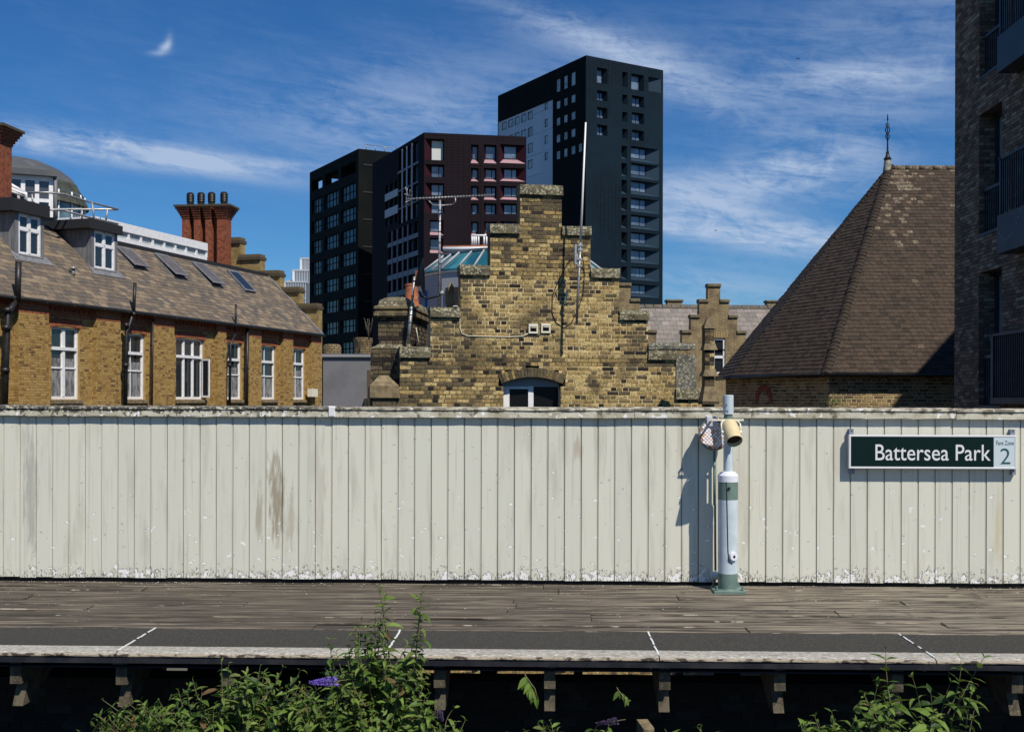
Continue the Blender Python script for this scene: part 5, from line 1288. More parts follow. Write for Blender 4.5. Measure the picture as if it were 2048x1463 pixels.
# plant on the hall ledge
LEAFD = mat('dark_leaf', (.045, .07, .02), .6, c2=(.09, .12, .03), sc=6)
mb = MB(); c = at(1672, 806, w1.y - .2)
for i in range(260):
    p = c + Vector((rnd.gauss(0, .16), rnd.gauss(0, .08), rnd.gauss(0, .09))); d_ = Vector((rnd.gauss(0, 1), rnd.gauss(0, 1), rnd.gauss(.3, 1))).normalized() * .05; e_ = d_.orthogonal().normalized() * .015
    mb.poly(WF, [tuple(p), tuple(p + d_ * .5 + e_), tuple(p + d_), tuple(p + d_ * .5 - e_)], LEAFD)
tag(obj('self_seeded_shrub', mb), 'small green shrub growing out of the hall wall below the tiled eaves', 'shrub')

# ------------------------------------------------------------------ tall brick flats at the right edge (facade looks left)
XB = (1908.5 - CX) / FPX * 25.0
BF = Fr(Vector((XB, 25.0, CAMZ)), (-.038, -1, 0))      # u towards the camera, w to the left
ZT = 11.2 - CAMZ; ZB = -8.3
RBK = brickset('flats_brick', [(.19, .14, .095), (.14, .10, .07), (.25, .19, .135), (.32, .27, .21), (.10, .075, .055)], .6)
RMT = mat('flats_mortar', (.075, .068, .062), .95)
flats = empty('brick_flats', Vector((XB + 2, 18, -6.4)), 'tall dark grey-brown brick flats with balconies cut by the right edge', 'building')
uo0 = BF.hit(1958, 300)[0]; uo1 = BF.hit(2004.5, 300)[0]
def vy(x, y): return BF.hit(x, y)[1]
ops = []
for yt, yb in ((-260, 158), (230, 470), (545, 810)):
    vt = vy(1958, yt) if yt > -200 else ZT - .3
    ops.append((uo0, uo1, vy(1958, yb), vt, .42))
uo2, uo3 = uo1 + .0, 12
mb = MB(); wall_open(mb, BF, 0, 13, ZB, ZT, ops, RMT, w=-.01)
mb.poly(WF, [(XB, 25, -6.5), (XB + 4.3, 25, -6.5), (XB + 4.3, 25, 11.2), (XB, 25, 11.2)][::-1], RBK[0])
mb.box(WF, XB + .5, XB + 4.3, 12, 24.99, -6.5, 11.2, RMT); mb.box(WF, XB + 4.3, 16.6, 12, 24.99, -6.5, 11.2, RBK[1]); mb.prism(WF, [(14.9, 12), (30, 12), (30, 30), (19.4, 30), (14.9, 20.6)], -6.5, 13.96, RBK[1])  # last prism: unseen taller body, shaped to cast a slanting shadow on the hall roof
obj('wall', mb, flats)
def fiv(v):
    iv = [(0, 4.6)]
    for a, b, c, d, _ in ops:
        if c - .0 < v < d: iv = sub_iv(iv, a, b)
    return iv
mb = MB()
for r in brick_rows(-.35, ZT, fiv, lambda u, v, l: rnd.choices([0, 1, 2, 3, 4], [4, 4, 3, 1.2, 2])[0], j=.010, bond='running'): mb.bev(BF, r[0], r[1], r[2], r[3], -.008, .003, RBK[r[4]], .003)
for a, b, c, d, _ in ops:
    Fj = Fr(BF.P(a, 0, 0), -BF.w)  # far jamb
    for r in brick_rows(-.35 if c < -.3 else c, min(d, ZT), lambda v: [(0, .40)], lambda u, v, l: rnd.choices([0, 1, 2, 3, 4], [4, 4, 3, 1, 2])[0], j=.010, bond='running'): mb.bev(Fj, r[0], r[1], r[2], r[3], -.0, .006, RBK[r[4]], .003)
obj('brickwork', mb, flats, kind='stuff')
NAVY = mat('flats_dark_blue_metal', (.020, .028, .045), .5, c2=(.03, .04, .06), sc=3)
FGL = mat('flats_glass', (.25, .32, .34), .15, spec=1, c2=(.16, .20, .21), sc=.7)  # light grey-blue base colour stands in for the reflection in these panes
for i, (a, b, c, d, _) in enumerate(ops):
    o = empty('window', BF.P((a + b) / 2, c, -.4), parent=flats)
    mb = MB().box(BF, a, b, c, d, -.42, -.40, FGL); obj('pane', mb, o)
    mb = MB(); sill = c + (d - c) * .36
    for q in ((a, a + .07, c, d), (b - .07, b, c, d), (a, b, c, c + .07), (a, b, sill, sill + .12), (a, b, d - .08, d)): mb.box(BF, *q, -.40, -.33, NAVY)
    obj('frame', mb, o)
    mb = MB().box(BF, a, b, c, sill, -.38, -.34, DARKIN)
    u = a + .05
    while u < b: mb.box(BF, u, u + .02, c, sill, -.12, -.10, NAVY); u += .11
    mb.box(BF, a, b, sill - .02, sill + .04, -.14, -.08, NAVY); obj('guard_rail', mb, o, kind='stuff')
    mb = MB().box(BF, a - .02, b, c - .05, c, -.4, .02, NAVY); obj('sill', mb, o)
ub = BF.hit(1994, 500)[0] ; bw = 1.05
for i, (yt, yb) in enumerate(((75, 147), (432, 508))):
    # balcony box stands out from the facade towards the left; its far end at photo x~1994
    vt = (HY - yt) / FPX; 
    F0u = uo1 + .35; 
    rr_ = ray(1994, (yt + yb) / 2); wbal = 0.42
    uu = BF.hit(1994, (yt + yb) / 2, wbal)[0]
    v0 = BF.hit(1994, yb, wbal)[1]; v1 = BF.hit(1994, yt, wbal)[1]
    o = empty('balcony', BF.P(uu + 1, v0, 0), parent=flats)
    mb = MB().box(BF, uu, 7, v0, v1, -.0, wbal, NAVY); obj('fascia', mb, o)
    mb = MB().box(BF, uu + .05, 7, v1 + 1.05, v1 + 1.10, wbal - .06, wbal - .02, NAVY).box(BF, uu + .05, uu + .11, v1, v1 + 1.05, wbal - .08, wbal - .02, NAVY)
    mb.box(BF, uu + .05, uu + .10, v1 + 1.05, v1 + 1.10, 0, wbal, NAVY); obj('handrail', mb, o)
    mb = MB(); u = uu + .16
    while u < 6: mb.box(BF, u, u + .022, v1 + .04, v1 + 1.05, wbal - .06, wbal - .035, NAVY); u += .10
    w_ = .05
    while w_ < wbal: mb.box(BF, uu + .06, uu + .085, v1 + .04, v1 + 1.05, w_, w_ + .022, NAVY); w_ += .10
    obj('baluster', mb, o, kind='stuff')
# lowest juliet balcony
uu = BF.hit(2000, 700)[0]; v0, v1 = vy(2000, 795), vy(2000, 668)
o = empty('balcony', BF.P(uu + 1, v0, 0), parent=flats)
mb = MB().box(BF, uu, 7, v0 - .12, v0, 0, .2, NAVY).box(BF, uu, 7, v1 - .05, v1, .1, .18, NAVY).box(BF, uu, uu + .1, v0, v1, .1, .18, NAVY); obj('handrail', mb, o)
mb = MB(); u = uu + .15
while u < 6: mb.box(BF, u, u + .022, v0, v1 - .05, .12, .15, NAVY); u += .10
obj('baluster', mb, o, kind='stuff')
mb = MB(); rng = 12
for i in range(rng):   # string of tiny lamps on the balcony
    t = i / (rng - 1); x = 1994 + 46 * t; y = 458 + 90 * t * (1 - t) * 1.2 - 40 * t * t
    q = BF.hit(x, y, .44); mb.lathe(BF.P(q[0], q[1], .43), [(.008, 0), (.008, .012)], SWHITE, 5, axis=BF.w)
obj('string_light', mb, flats, kind='stuff')

# ------------------------------------------------------------------ far stepped gables and slate roof
YF = 50.0; sf = YF / FPX; FF = Fr(at(1430, 797, YF), (1, .05, 0))
ux = lambda x: (x - 1430) * sf; vyf = lambda y: (797 - y) * sf
FYB = mat('distant_stock_brick', (.27, .195, .095), .95, c2=(.15, .11, .065), sc=1.5, brick=dict(c2=(.19, .14, .07), mortar=(.38, .31, .19), ms=.012, w=.26, h=.085), bump=.5, c3=(.36, .27, .14), sc3=7)
COPD = mat('distant_coping', (.13, .105, .065), .95, c2=(.20, .16, .10), sc=4)
def far_gable(cx, lab, window):
    o = empty('far_stepped_gable', FF.P(ux(cx), -8, 0), lab, 'building', 'twin far stepped gables')
    st = [(-12.5, 12.5, 574), (-30, 30, 605), (-47, 47, 636), (-64.5, 64.5, 667), (-82, 82, 698)]
    W0, W1 = ux(cx + 0), ux(cx + 24); ops_ = [(ux(cx - 2), ux(cx + 23), vyf(748), vyf(676), .12)] if window else []
    mb = MB()
    for i, (a, b, y) in enumerate(st):
        prev = vyf(st[i + 1][2]) if i < 4 else -8.3
        ops2 = [q for q in ops_ if q[2] < vyf(y) and q[3] > prev]
        ops2 = [(q[0], q[1], max(q[2], prev), min(q[3], vyf(y)), .12) for q in ops2]
        wall_open(mb, FF, ux(cx + a), ux(cx + b), prev, vyf(y), ops2, FYB)
        mb.poly(FF, [(ux(cx + b), prev, 0), (ux(cx + b), prev, -.4), (ux(cx + b), vyf(y), -.4), (ux(cx + b), vyf(y), 0)], FYB)
        mb.poly(FF, [(ux(cx + a), prev, -.4), (ux(cx + a), prev, 0), (ux(cx + a), vyf(y), 0), (ux(cx + a), vyf(y), -.4)], FYB)
        mb.poly(FF, [(ux(cx + a), vyf(y), 0), (ux(cx + b), vyf(y), 0), (ux(cx + b), vyf(y), -.4), (ux(cx + a), vyf(y), -.4)], FYB)
    obj('wall', mb, o)
    for i, (a, b, y) in enumerate(st):
        y2 = y - 7
        for (p, q) in ([(a, b)] if i == 0 else [(a, st[i - 1][0]), (st[i - 1][1], b)]):
            mb = MB().bev(FF, ux(cx + p) - .03, ux(cx + q) + .03, vyf(y), vyf(y2), -.45, .07, COPD, .03); obj('coping_stone', mb, o)
    if window:
        a, b, c, d, _ = ops_[0]; wo = empty('sash_window', FF.P((a + b) / 2, c, -.1), parent=o); m_ = (c + d) / 2
        mb = MB()
        for q in ((a, a + .09, c, d), (b - .09, b, c, d), (a, b, d - .08, d), (a, b, m_ - .09, m_ + .03), (a, b, c, c + .1)): mb.box(FF, *q, -.12, -.05, WHT)
        obj('frame', mb, wo); mb = MB().box(FF, a, b, c, d, -.118, -.112, GLASS); obj('pane', mb, wo)
        mb = MB()
        for i in range(7): mb.prism(FF, [(a - .12 + (b - a + .24) * (i + .08) / 7, d + .02), (a - .12 + (b - a + .24) * (i + .92) / 7, d + .02), (a - .12 + (b - a + .24) * (i + .92) / 7, d + .3), (a - .12 + (b - a + .24) * (i + .08) / 7, d + .3)], -.02, .012, HW[3])
        obj('arch_brick', mb, o, kind='stuff')
    return o
far_gable(1427.5, 'far brick stepped gable with a white sash window beside the tiled roof', True)
far_gable(1247, 'far brick stepped gable mostly hidden behind the middle gable', False)
farh = empty('far_slate_house', FF.P(0, -8, -2), 'long low house with a pale slate roof behind the stepped gables', 'building')
FS = Fr(FF.P(0, 0, -.75), FF.u, Vector((0, 0, 1)) * math.sin(R(48)) - FF.w * math.cos(R(48)))
Vb = (FS.hit(1360, 752)[1] + FS.hit(1500, 752)[1]) / 2; Vt = FS.hit(1430, 617)[1]
ua, ub = ux(1120), ux(1700)
mb = MB().poly(FS, [(ua, Vb - 1.5, -.02), (ub, Vb - 1.5, -.02), (ub, Vt, -.02), (ua, Vt, -.02)], UND); obj('roof_boarding', mb, farh)
rects = []; gsl = (Vt - Vb) / 15.0
for r in range(-2, 15):
    v = Vb + r * gsl; x = ua - (.16 if r % 2 else 0)
    while x < ub:
        rects.append((x + .006, x + .36 - .006, v, v + gsl + .05, rnd.choices([0, 1, 2], [5, 3, 1.5])[0])); x += .36
pieces('slate', FS, rects, -.02, .018, farh, SLATEF, kind='tile', maxn=260, jit=.002, vis=lambda x, y: y < 812 and (1275 < x < 1400 or 1470 < x < 1545))
RG = mat('ridge_tile_grey', (.10, .085, .07), .9, c2=(.14, .12, .09), sc=4)
x = 1230
while x < 1620:
    p = FS.hit(x, 612)[0]; p = (x - 1430) * sf * 1.01
    mb = MB().bev(FS, p, p + .40, Vt - .02, Vt + .24, -.02, .05, RG, .02); obj('ridge_tile', mb, farh); x += 19.2
for x0, x1 in ((1332, 1366), (1534, 1562)):
    q = FS.P(0, Vt, 0); F3 = Fr(FS.P(0, 0, 0) + (FS.P(0, Vt, -.5) - FS.P(0, 0, 0)), FF.u); s3 = F3.O.y / FPX
    a, b = (x0 - 1024) * s3 - F3.O.x, (x1 - 1024) * s3 - F3.O.x; vb_ = -.3; vt_ = (797 - 598) * s3 - (F3.O.z - CAMZ)
    mb = MB().box(F3, a + .05, b - .05, vb_, vt_ - .1, -.5, 0, FYB).bev(F3, a, b, vt_ - .1, vt_, -.55, .06, COPD, .02); obj('ridge_stack', mb, farh)
mb = MB().box(FF, ua, ub, -8.3, (Vb - .3) * .74, -6, -.8, FYB); obj('body', mb, farh)

# ------------------------------------------------------------------ glazed lantern behind the middle gable
YL = 31.0; sL = YL / FPX; lc = at(1027, 620, YL + 3)
lan = empty('glazed_lantern', lc, 'octagonal glazed roof lantern with grey cladding peeping behind the middle gable', 'building')
VL = lambda y, Y=31.3: (HY - y) * (32.0 if y < 505 else 31.3) / FPX - (HY - 620) * 34.0 / FPX
LCL = mat('lantern_cladding', (.32, .33, .37), .5, c2=(.40, .41, .45), sc=.8, stretch=(1, 1, .1)); LBL = mat('lantern_blue_panel', (.03, .12, .30), .4); LGL = mat('lantern_glass', (.015, .09, .12), .08, spec=1, c2=(.05, .22, .26), sc=1.2, stretch=(1, 1, .2))
nL = 16; rL = 191 * 34 / FPX; rT = 143 * 34 / FPX
mb = MB().lathe(lc, [(rL, -3), (rL, VL(541))], LCL, nL, smooth=False); obj('drum', mb, lan)
mb = MB().lathe(lc, [(rL * 1.01, VL(541) + .001), (rL * 1.02, VL(538))], SWHITE, nL, smooth=False).lathe(lc, [(rL * .985, VL(538)), (rL * .985, VL(533))], LGL, nL, smooth=False); obj('eaves_band', mb, lan)
mb = MB().lathe(lc, [(rL * 1.0, VL(533)), (rT, VL(500))], LGL, nL, smooth=False); obj('glass_roof', mb, lan)
for k in range(nL * 2):
    t = 2 * math.pi * k / (nL * 2); 
    if math.sin(t) > .5: continue
    kk = math.cos(math.pi / nL) if k % 2 else 1
    mb = MB().tube([lc + Vector((math.cos(t) * rL * kk, math.sin(t) * rL * kk, VL(533) + .03)), lc + Vector((math.cos(t) * rT * kk, math.sin(t) * rT * kk, VL(500) + .03))], .035, LCL, 4); obj('glazing_bar', mb, lan)
mb = MB().lathe(lc, [(rT * 1.02, VL(501)), (rT * 1.04, VL(496)), (rT * .9, VL(493))], LCL, nL, smooth=False); obj('top_curb', mb, lan)
for k, t in enumerate((-2.75, -2.2, -1.95, -1.7, -1.2)):
    p = lc + Vector((math.cos(t), math.sin(t), 0)) * rL * 1.0; F4 = Fr(p, (-math.sin(t), math.cos(t), 0)); F4 = Fr(p, (-math.sin(t), math.cos(t), 0)) if F4.w.dot(p - lc) > 0 else Fr(p, (math.sin(t), -math.cos(t), 0))
    mb = MB().box(F4, -.28, .28, 0, VL(572), -.1, .012, (LBL if k in (0, 2) else GLASS)); obj('panel', mb, lan)
tr_ = empty('roof_terrace', at(960, 495, 60), 'white framed terrace structure and rail peeping above the glazed lantern', 'terrace')
mb = MB()
for x in (944, 948, 952, 957, 968, 973): mb.tube([at(x, 492, 60), at(x, 470, 60)], .05, WHT, 4)
mb.tube([at(943, 471, 60), at(978, 471, 60)], .06, WHT, 4); obj('posts', mb, tr_, kind='stuff')
mb = MB().tube([at(886, 493, 60), at(1040, 491, 60)], .05, TERR, 5).tube([at(886, 498, 60), at(1040, 497, 60)], .14, WHT, 5); obj('rail', mb, tr_)

# ------------------------------------------------------------------ towers
TEAL = mat('tower_dark_teal_tiles', (.004, .012, .021), .8, c2=(.005, .016, .028), sc=.12, brick=dict(c2=(.005, .015, .026), mortar=(.002, .005, .009), w=.7, h=.35, ms=.05, off=0), spec=.12)
TEALL = mat('tower_teal_splay', (.016, .036, .060), .7, spec=.15)
TBLK = mat('tower_black_cladding', (.003, .0045, .005), .8, c2=(.006, .008, .008), sc=.2, spec=.12)
TGREY = mat('tower_pale_cladding', (.55, .60, .68), .6, c2=(.48, .53, .61), sc=.15, brick=dict(c2=(.50, .55, .63), mortar=(.25, .28, .33), w=6, h=3.3, ms=.06, off=0))
MARO = mat('tower_maroon_tiles', (.014, .008, .012), .8, c2=(.011, .007, .011), sc=.25, brick=dict(c2=(.011, .007, .010), mortar=(.005, .003, .005), w=.6, h=.3, ms=.05, off=0), spec=.12)
MAROR = mat('tower_maroon_reveal', (.034, .008, .015), .8, spec=.1)
PINK = mat('tower_pink_sill', (.36, .215, .245), .6)
GSP = mat('tower_grey_spandrel', (.16, .165, .20), .6); GSPL = mat('tower_light_spandrel', (.42, .42, .46), .6)
def faceframes(xc, ytop, Y, dl, dr):
    c = at(xc, ytop, Y); c0 = Vector((c.x, c.y, CAMZ))
    FL_ = Fr(c0, (-dl[0], -dl[1], 0)); FR_ = Fr(c0, (dr[0], dr[1], 0)); return FL_, FR_, c.z - CAMZ
def tower_window(F, r, par, depth, splay=None, sillm=None, ml=True, glass=GLASST, shift=0.0, frame=TBLK, sashes=1):
    a, b, c, d = r; o = empty('window', F.P((a + b) / 2, c, -depth), parent=par); h = d - c
    s = h * .27 if sillm else 0; gl = splay[0] if splay else 0; gr = splay[1] if splay else 0
    ga, gb_ = a + gl, b - gr
    mb = MB().box(F, ga, gb_, c + s, d, -depth - .02, -depth + .02, glass); obj('pane', mb, o)
    mb = MB(); t = min(.07, (b - a) * .06)
    for q in ((ga, ga + t, c + s, d), (gb_ - t, gb_, c + s, d), (ga, gb_, c + s, c + s + t), (ga, gb_, d - t, d)): mb.box(F, *q, -depth + .02, -depth + .10, frame)
    for i in range(1, sashes + 1): 
        if ml: x = ga + (gb_ - ga) * (.62 if sashes == 1 else i / (sashes + 1)); mb.box(F, x - t / 2, x + t / 2, c + s, d, -depth + .02, -depth + .08, frame)
    obj('frame', mb, o)
    if splay:
        if gl: mb = MB().poly(F, [(a, c, 0), (ga, c + s, -depth), (ga, d, -depth), (a, d, 0)], splay[2]); obj('reveal', mb, o)
        if gr: mb = MB().poly(F, [(gb_, c + s, -depth), (b, c, 0), (b, d, 0), (gb_, d, -depth)], splay[2]); obj('reveal', mb, o)
    if sillm: mb = MB().poly(F, [(a, c, .02), (b, c, .02), (gb_, c + s, -depth + .03), (ga, c + s, -depth + .03)], sillm); obj('sloping_sill', mb, o)
    return o
# teal tower
YT = 170.0
TL, TR, TH = faceframes(1171.9, 110.7, YT, (-.592, 1), (1.66, 1))
tower = empty('teal_tower', TL.P(0, -8.4, -15), 'tallest dark teal residential tower with a pale side panel behind the gable', 'tower')
zt_ = TH; ul = TL.hit(995.5, 300)[0]; ur = TR.hit(1326, 300)[0]
def rr(F, x0, y0, x1, y1): return F.rect(x0, y0, x1, y1)
opsR = []
def addR(x0, x1, rows, **k):
    for y0, y1 in rows: opsR.append((rr(TR, x0, y0, x1, y1), k))
addR(1194, 1215, ((136.5, 166.8),), sashes=0, splay=(0, .5, TEAL)); addR(1194, 1215, ((181.7, 201.5), (215.5, 236.2), (250, 270.8)), splay=(0, .3, TEAL))
addR(1244.5, 1255.5, ((144.4, 174), (189.7, 208.6), (224.4, 243.2), (258, 277)), ml=False, splay=(0, .55, TEAL))
addR(1243, 1254.5, ((292, 318), (326.5, 352.5), (360, 388), (395.5, 421), (430, 456), (464.5, 490), (499, 524), (533, 558), (567, 590)), ml=False, sillm=TEALL, splay=(0, .45, TEAL))
addR(1262.5, 1288, ((149, 180.5),), sashes=0, splay=(0, .4, TEAL)); addR(1264, 1288, ((192.4, 213.8), (226, 247.6), (260.8, 281.2)), splay=(.2, .3, TEAL))
addR(1262, 1318, ((295.5, 325), (329, 358), (363.5, 391), (398, 425.5), (432, 459), (466, 493.5), (500.5, 527), (535, 561), (569.5, 594)), sillm=TEALL, splay=(.3, 2.1, TEALL))
addR(1297, 1322, ((156, 184),), ml=False, splay=(.1, 3.0, TEALL))
mb = MB()
wall_open(mb, TR, 0, ur, -8.4, zt_, [(q[0], q[1], q[2], q[3], .9) for q, k in opsR], TEAL, depth=.9)
B1 = TR.P(ur, 0, 0); B2 = TL.P(ul, 0, 0)
far_ = B1 + (B2 - TL.O)
for a, b in ((B1, far_), (far_, B2)): mb.poly(WF, [(a.x, a.y, -6.5), (b.x, b.y, -6.5), (b.x, b.y, CAMZ + zt_), (a.x, a.y, CAMZ + zt_)], TBLK)
mb.poly(WF, [(p.x, p.y, CAMZ + zt_) for p in (TL.O, B1, far_, B2)], TBLK)
opsL = []
us3 = [TL.rect(x0, 200, x1, 220)[:2] for x0, x1 in ((1112, 1120.4), (1126.8, 1135), (1141.5, 1150.6), (1156.2, 1164.2))]
vs6 = [TL.rect(1128, y0, 1135, y1)[2:] for y0, y1 in ((150.6, 178), (195, 212), (228.8, 245.7), (262.6, 280), (296, 314))]
for i, v in enumerate(vs6):
    for j, u in enumerate(us3):
        if j == 3 and i != 4: continue
        opsL.append((u[0], u[1], v[0], v[1]))
pu0, pu1 = ul, TL.hit(1105.3, 250)[0]; pv = TL.hit(1105, 199)[1]
wp = []
for i, y0y1 in enumerate(((222.6, 238.6), (254.5, 272.5), (286.5, 305.2), (319.6, 337))):
    c, d = TL.rect(1054.5, y0y1[0], 1064.5, y0y1[1])[2:]
    for j, (x0, x1) in enumerate(((1002.6, 1012), (1015.6, 1025.4), (1028.4, 1037.8), (1041.4, 1051), (1054.4, 1064.4))):
        u = TL.rect(x0, 240, x1, 250)[:2]; wp.append((u[0], u[1], c, d))
    u = TL.rect(1088.4, 220, 1094.6, 230)[:2]; wp.append((u[0], u[1], c + .5, d + .3))
wall_open(mb, TL, pu1, 0, -8.4, zt_, [q + (.16,) for q in opsL], TBLK)
wall_open(mb, TL, ul, pu1, pv, zt_, [], TBLK)
obj('wall', mb, tower)
mb = MB(); wall_open(mb, TL, pu0, pu1, -8.4, pv, [q + (.14,) for q in wp], TGREY, w=-.12, mr=TBLK); obj('pale_side_panel', mb, tower)
PALEW = mat('tower_pale_blind', (.46, .52, .54), .35, c2=(.24, .28, .30), sc=.5)
for q in opsL: tower_window(TL, q, tower, .14, ml=False, glass=PALEW)
for q in wp: tower_window(TL, q, tower, .22, ml=False, glass=PALEW)
for q, k in opsR: tower_window(TR, q, tower, .85, **k)
BLND = mat('tower_white_blind', (.55, .57, .55), .6)
# maroon block
YR = 118.0
ML_, MR_, MH = faceframes(848, 264.8, YR, (-.469, 1), (5.9, 1))
mar = empty('maroon_block', ML_.P(0, -8.4, -9), 'dark maroon tiled apartment block with pink sloping sills behind the gable', 'building')
ur = MR_.hit(1052.4, 400)[0]; ul = ML_.hit(744.5, 450)[0]
opsR = []
for i, (y0, y1) in enumerate(((278, 320), (329, 354), (366, 390.5), (401, 426))): opsR.append((MR_.rect(849.5, y0, 888.5, y1), dict(splay=(.72, .0, MAROR), sashes=1 if i else 0, glass=BLND if i == 0 else GLASST)))
for y0, y1 in ((440, 470), (476, 506)): opsR.append((MR_.rect(860, y0, 887, y1), dict(splay=(.05, .4, MAROR), sillm=PINK, sashes=0)))
for (x0, x1, k) in ((941.5, 957, dict(ml=False, splay=(.22, 0, MAROR))), (967.5, 993, dict(splay=(.22, .0, MAROR))), (999.5, 1051, dict(splay=(.55, .9, MAROR)))):
    for i, (y0, y1) in enumerate(((289.5, 326.5), (336, 362.5), (372, 399.5), (407, 428), (443, 472))):
        kk = dict(k); 
        if i != 3: kk['sillm'] = PINK
        if x0 > 990: kk['splay'] = (.5, .85, MAROR)
        if i == 0: kk['sashes'] = 0
        opsR.append((MR_.rect(x0, y0, x1, y1), kk))
mb = MB(); wall_open(mb, MR_, 0, ur, -8.4, MH, [q + (.7,) for q, k in opsR], MARO, depth=.7)
B1 = MR_.P(ur, 0, 0); B2 = ML_.P(ul, 0, 0); far_ = B1 + (B2 - ML_.O)
for a, b in ((B1, far_), (far_, B2)): mb.poly(WF, [(a.x, a.y, -6.5), (b.x, b.y, -6.5), (b.x, b.y, CAMZ + MH), (a.x, a.y, CAMZ + MH)], MARO)
mb.poly(WF, [(p.x, p.y, CAMZ + MH) for p in (ML_.O, B1, far_, B2)], TBLK)
opsL = []; grL = []
rows1 = [ML_.rect(815, y0, 823, y1)[2:] for y0, y1 in ((291, 331), (337, 370), (374.5, 407), (411, 440))]
for v in rows1:
    for x0, x1 in ((797.5, 804), (806.5, 813), (815.5, 822.5), (826.5, 835.5)): u = ML_.rect(x0, 330, x1, 340)[:2]; opsL.append((u[0], u[1]) + v)
rows2 = [ML_.rect(781, y0, 786, y1)[2:] for y0, y1 in ((366, 382), (398, 414), (432, 448))]
for v in rows2:
    for x0, x1 in ((771, 777.5), (780.5, 786.5), (789.5, 795.5)): u = ML_.rect(x0, 380, x1, 390)[:2]; opsL.append((u[0], u[1]) + v)
rows3 = [ML_.rect(781, y0, 786, y1)[2:] for y0, y1 in ((463, 484), (494, 517), (528, 549), (561, 584), (596, 618))]
for v in rows3:
    for x0, x1 in ((777, 783.5), (787, 792.5), (798, 805), (808, 815), (818, 825), (829, 836)): u = ML_.rect(x0, 520, x1, 530)[:2]; opsL.append((u[0], u[1]) + v)
wall_open(mb, ML_, ul, 0, -8.4, MH, [q + (.35,) for q in opsL], MARO)
obj('wall', mb, mar)
for q, k in opsR: tower_window(MR_, q, mar, .65, **k)
for q in opsL: tower_window(ML_, q, mar, .3, ml=False)
mb = MB()
for rows, xs, m in ((rows1, (796, 837), GSP), (rows2, (770.5, 796), GSPL), (rows3, (776, 837), GSP)):
    a, b = ML_.rect(xs[0], 450, xs[1], 460)[:2]
    for i in range(len(rows) - 1): mb.box(ML_, a, b, rows[i + 1][1] + .05, rows[i][0] - .05, 0, .06, m)
obj('spandrel_band', mb, mar, kind='stuff')
mb = MB()
for x in (804.8, 813.8, 824.2): 
    a = ML_.rect(x, 350, x + 1.4, 360)[:2]; mb.box(ML_, a[0], a[1], rows1[3][0], rows1[0][1], 0, .10, GSPL)
for x in (784.5, 795, 806, 816): 
    a = ML_.rect(x, 520, x + 1.2, 530)[:2]; mb.box(ML_, a[0], a[1], rows3[4][0], rows3[0][1], 0, .10, GSP)
obj('light_fin', mb, mar, kind='stuff')
mb = MB().box(MR_, MR_.hit(958, 280)[0], MR_.hit(966, 280)[0], MH, MH + .25, -2, -1.4, TBLK); obj('roof_hatch', mb, mar)
# black office block
YB_ = 140.0
BL, BR, BH = faceframes(717, 297.2, YB_, (-.585, 1), (2.0, 1))
blk = empty('black_office_block', BL.P(0, -8.4, -9), 'black framed office block with glazed bays and an open roof loggia', 'building')
ul = BL.hit(619, 500)[0]; ur = BR.hit(790, 350)[0]
bays = [BL.rect(x0, 440, x1, 450)[:2] for x0, x1 in ((623.3, 644.2), (649.2, 676.5), (681.5, 711))]
vr = [BL.rect(681.5, y0, 711, y1)[2:] for y0, y1 in ((328, 351), (370, 401), (416.5, 443), (459, 487), (504, 531), (549, 575.5), (594, 619))]
step = vr[4][1] - vr[5][1]; vr += [(vr[-1][0] - step, vr[-1][1] - step), (vr[-1][0] - 2 * step, vr[-1][1] - 2 * step)]
opsL = [(u[0], u[1]) + v for v in vr[1:] for u in bays]
log = [(u[0], u[1]) + vr[0] for u in bays]
mb = MB()
wall_open(mb, BL, ul, 0, -8.4, BH, [q + (.3,) for q in opsL] + [q + (1.0,) for q in log], TBLK)
B1 = BR.P(ur, 0, 0); B2 = BL.P(ul, 0, 0); far_ = B1 + (B2 - BL.O); lz = vr[0][0] - .1
mb.poly(BR, [(0, -8.4, 0), (ur, -8.4, 0), (ur, BH, 0), (0, BH, 0)], TBLK)
for a, b, z in ((B1, far_, BH), (far_, B2, lz)): mb.poly(WF, [(a.x, a.y, -6.5), (b.x, b.y, -6.5), (b.x, b.y, CAMZ + z), (a.x, a.y, CAMZ + z)], TBLK)
mb.poly(WF, [(p.x, p.y, CAMZ + lz) for p in (BL.O, B1, far_, B2)], TBLK)
rw_ = lambda F, u, w: (F.P(u, 0, -w).x, F.P(u, 0, -w).y)
R1 = [rw_(BL, ul, 0), rw_(BL, 0, 0), rw_(BL, 0, 5), rw_(BL, ul, 5)]
mb.poly(WF, [(x, y, CAMZ + BH) for x, y in R1], TBLK).poly(WF, [(x, y, CAMZ + BH - .5) for x, y in R1], TBLK)
mb.box(BL, bays[2][0] - .5, bays[2][1], lz, BH - .3, -5, -2.5, TBLK)
for u in (ul + .5, bays[1][0] - .4, bays[1][0] + 2.6): mb.box(BL, u - .25, u + .25, lz, BH - .3, -5, -4.6, TBLK)
obj('wall', mb, blk)
OGL = mat('office_glass', (.012, .022, .028), .25, spec=.35, c2=(.035, .07, .085), sc=.5, lo=.5, hi=.58, stretch=(1, 1, 2))  # bluish tint puts some sky reflection into the glass colour
LITC = mat('office_ceiling_panel', (.30, .40, .40), .6)
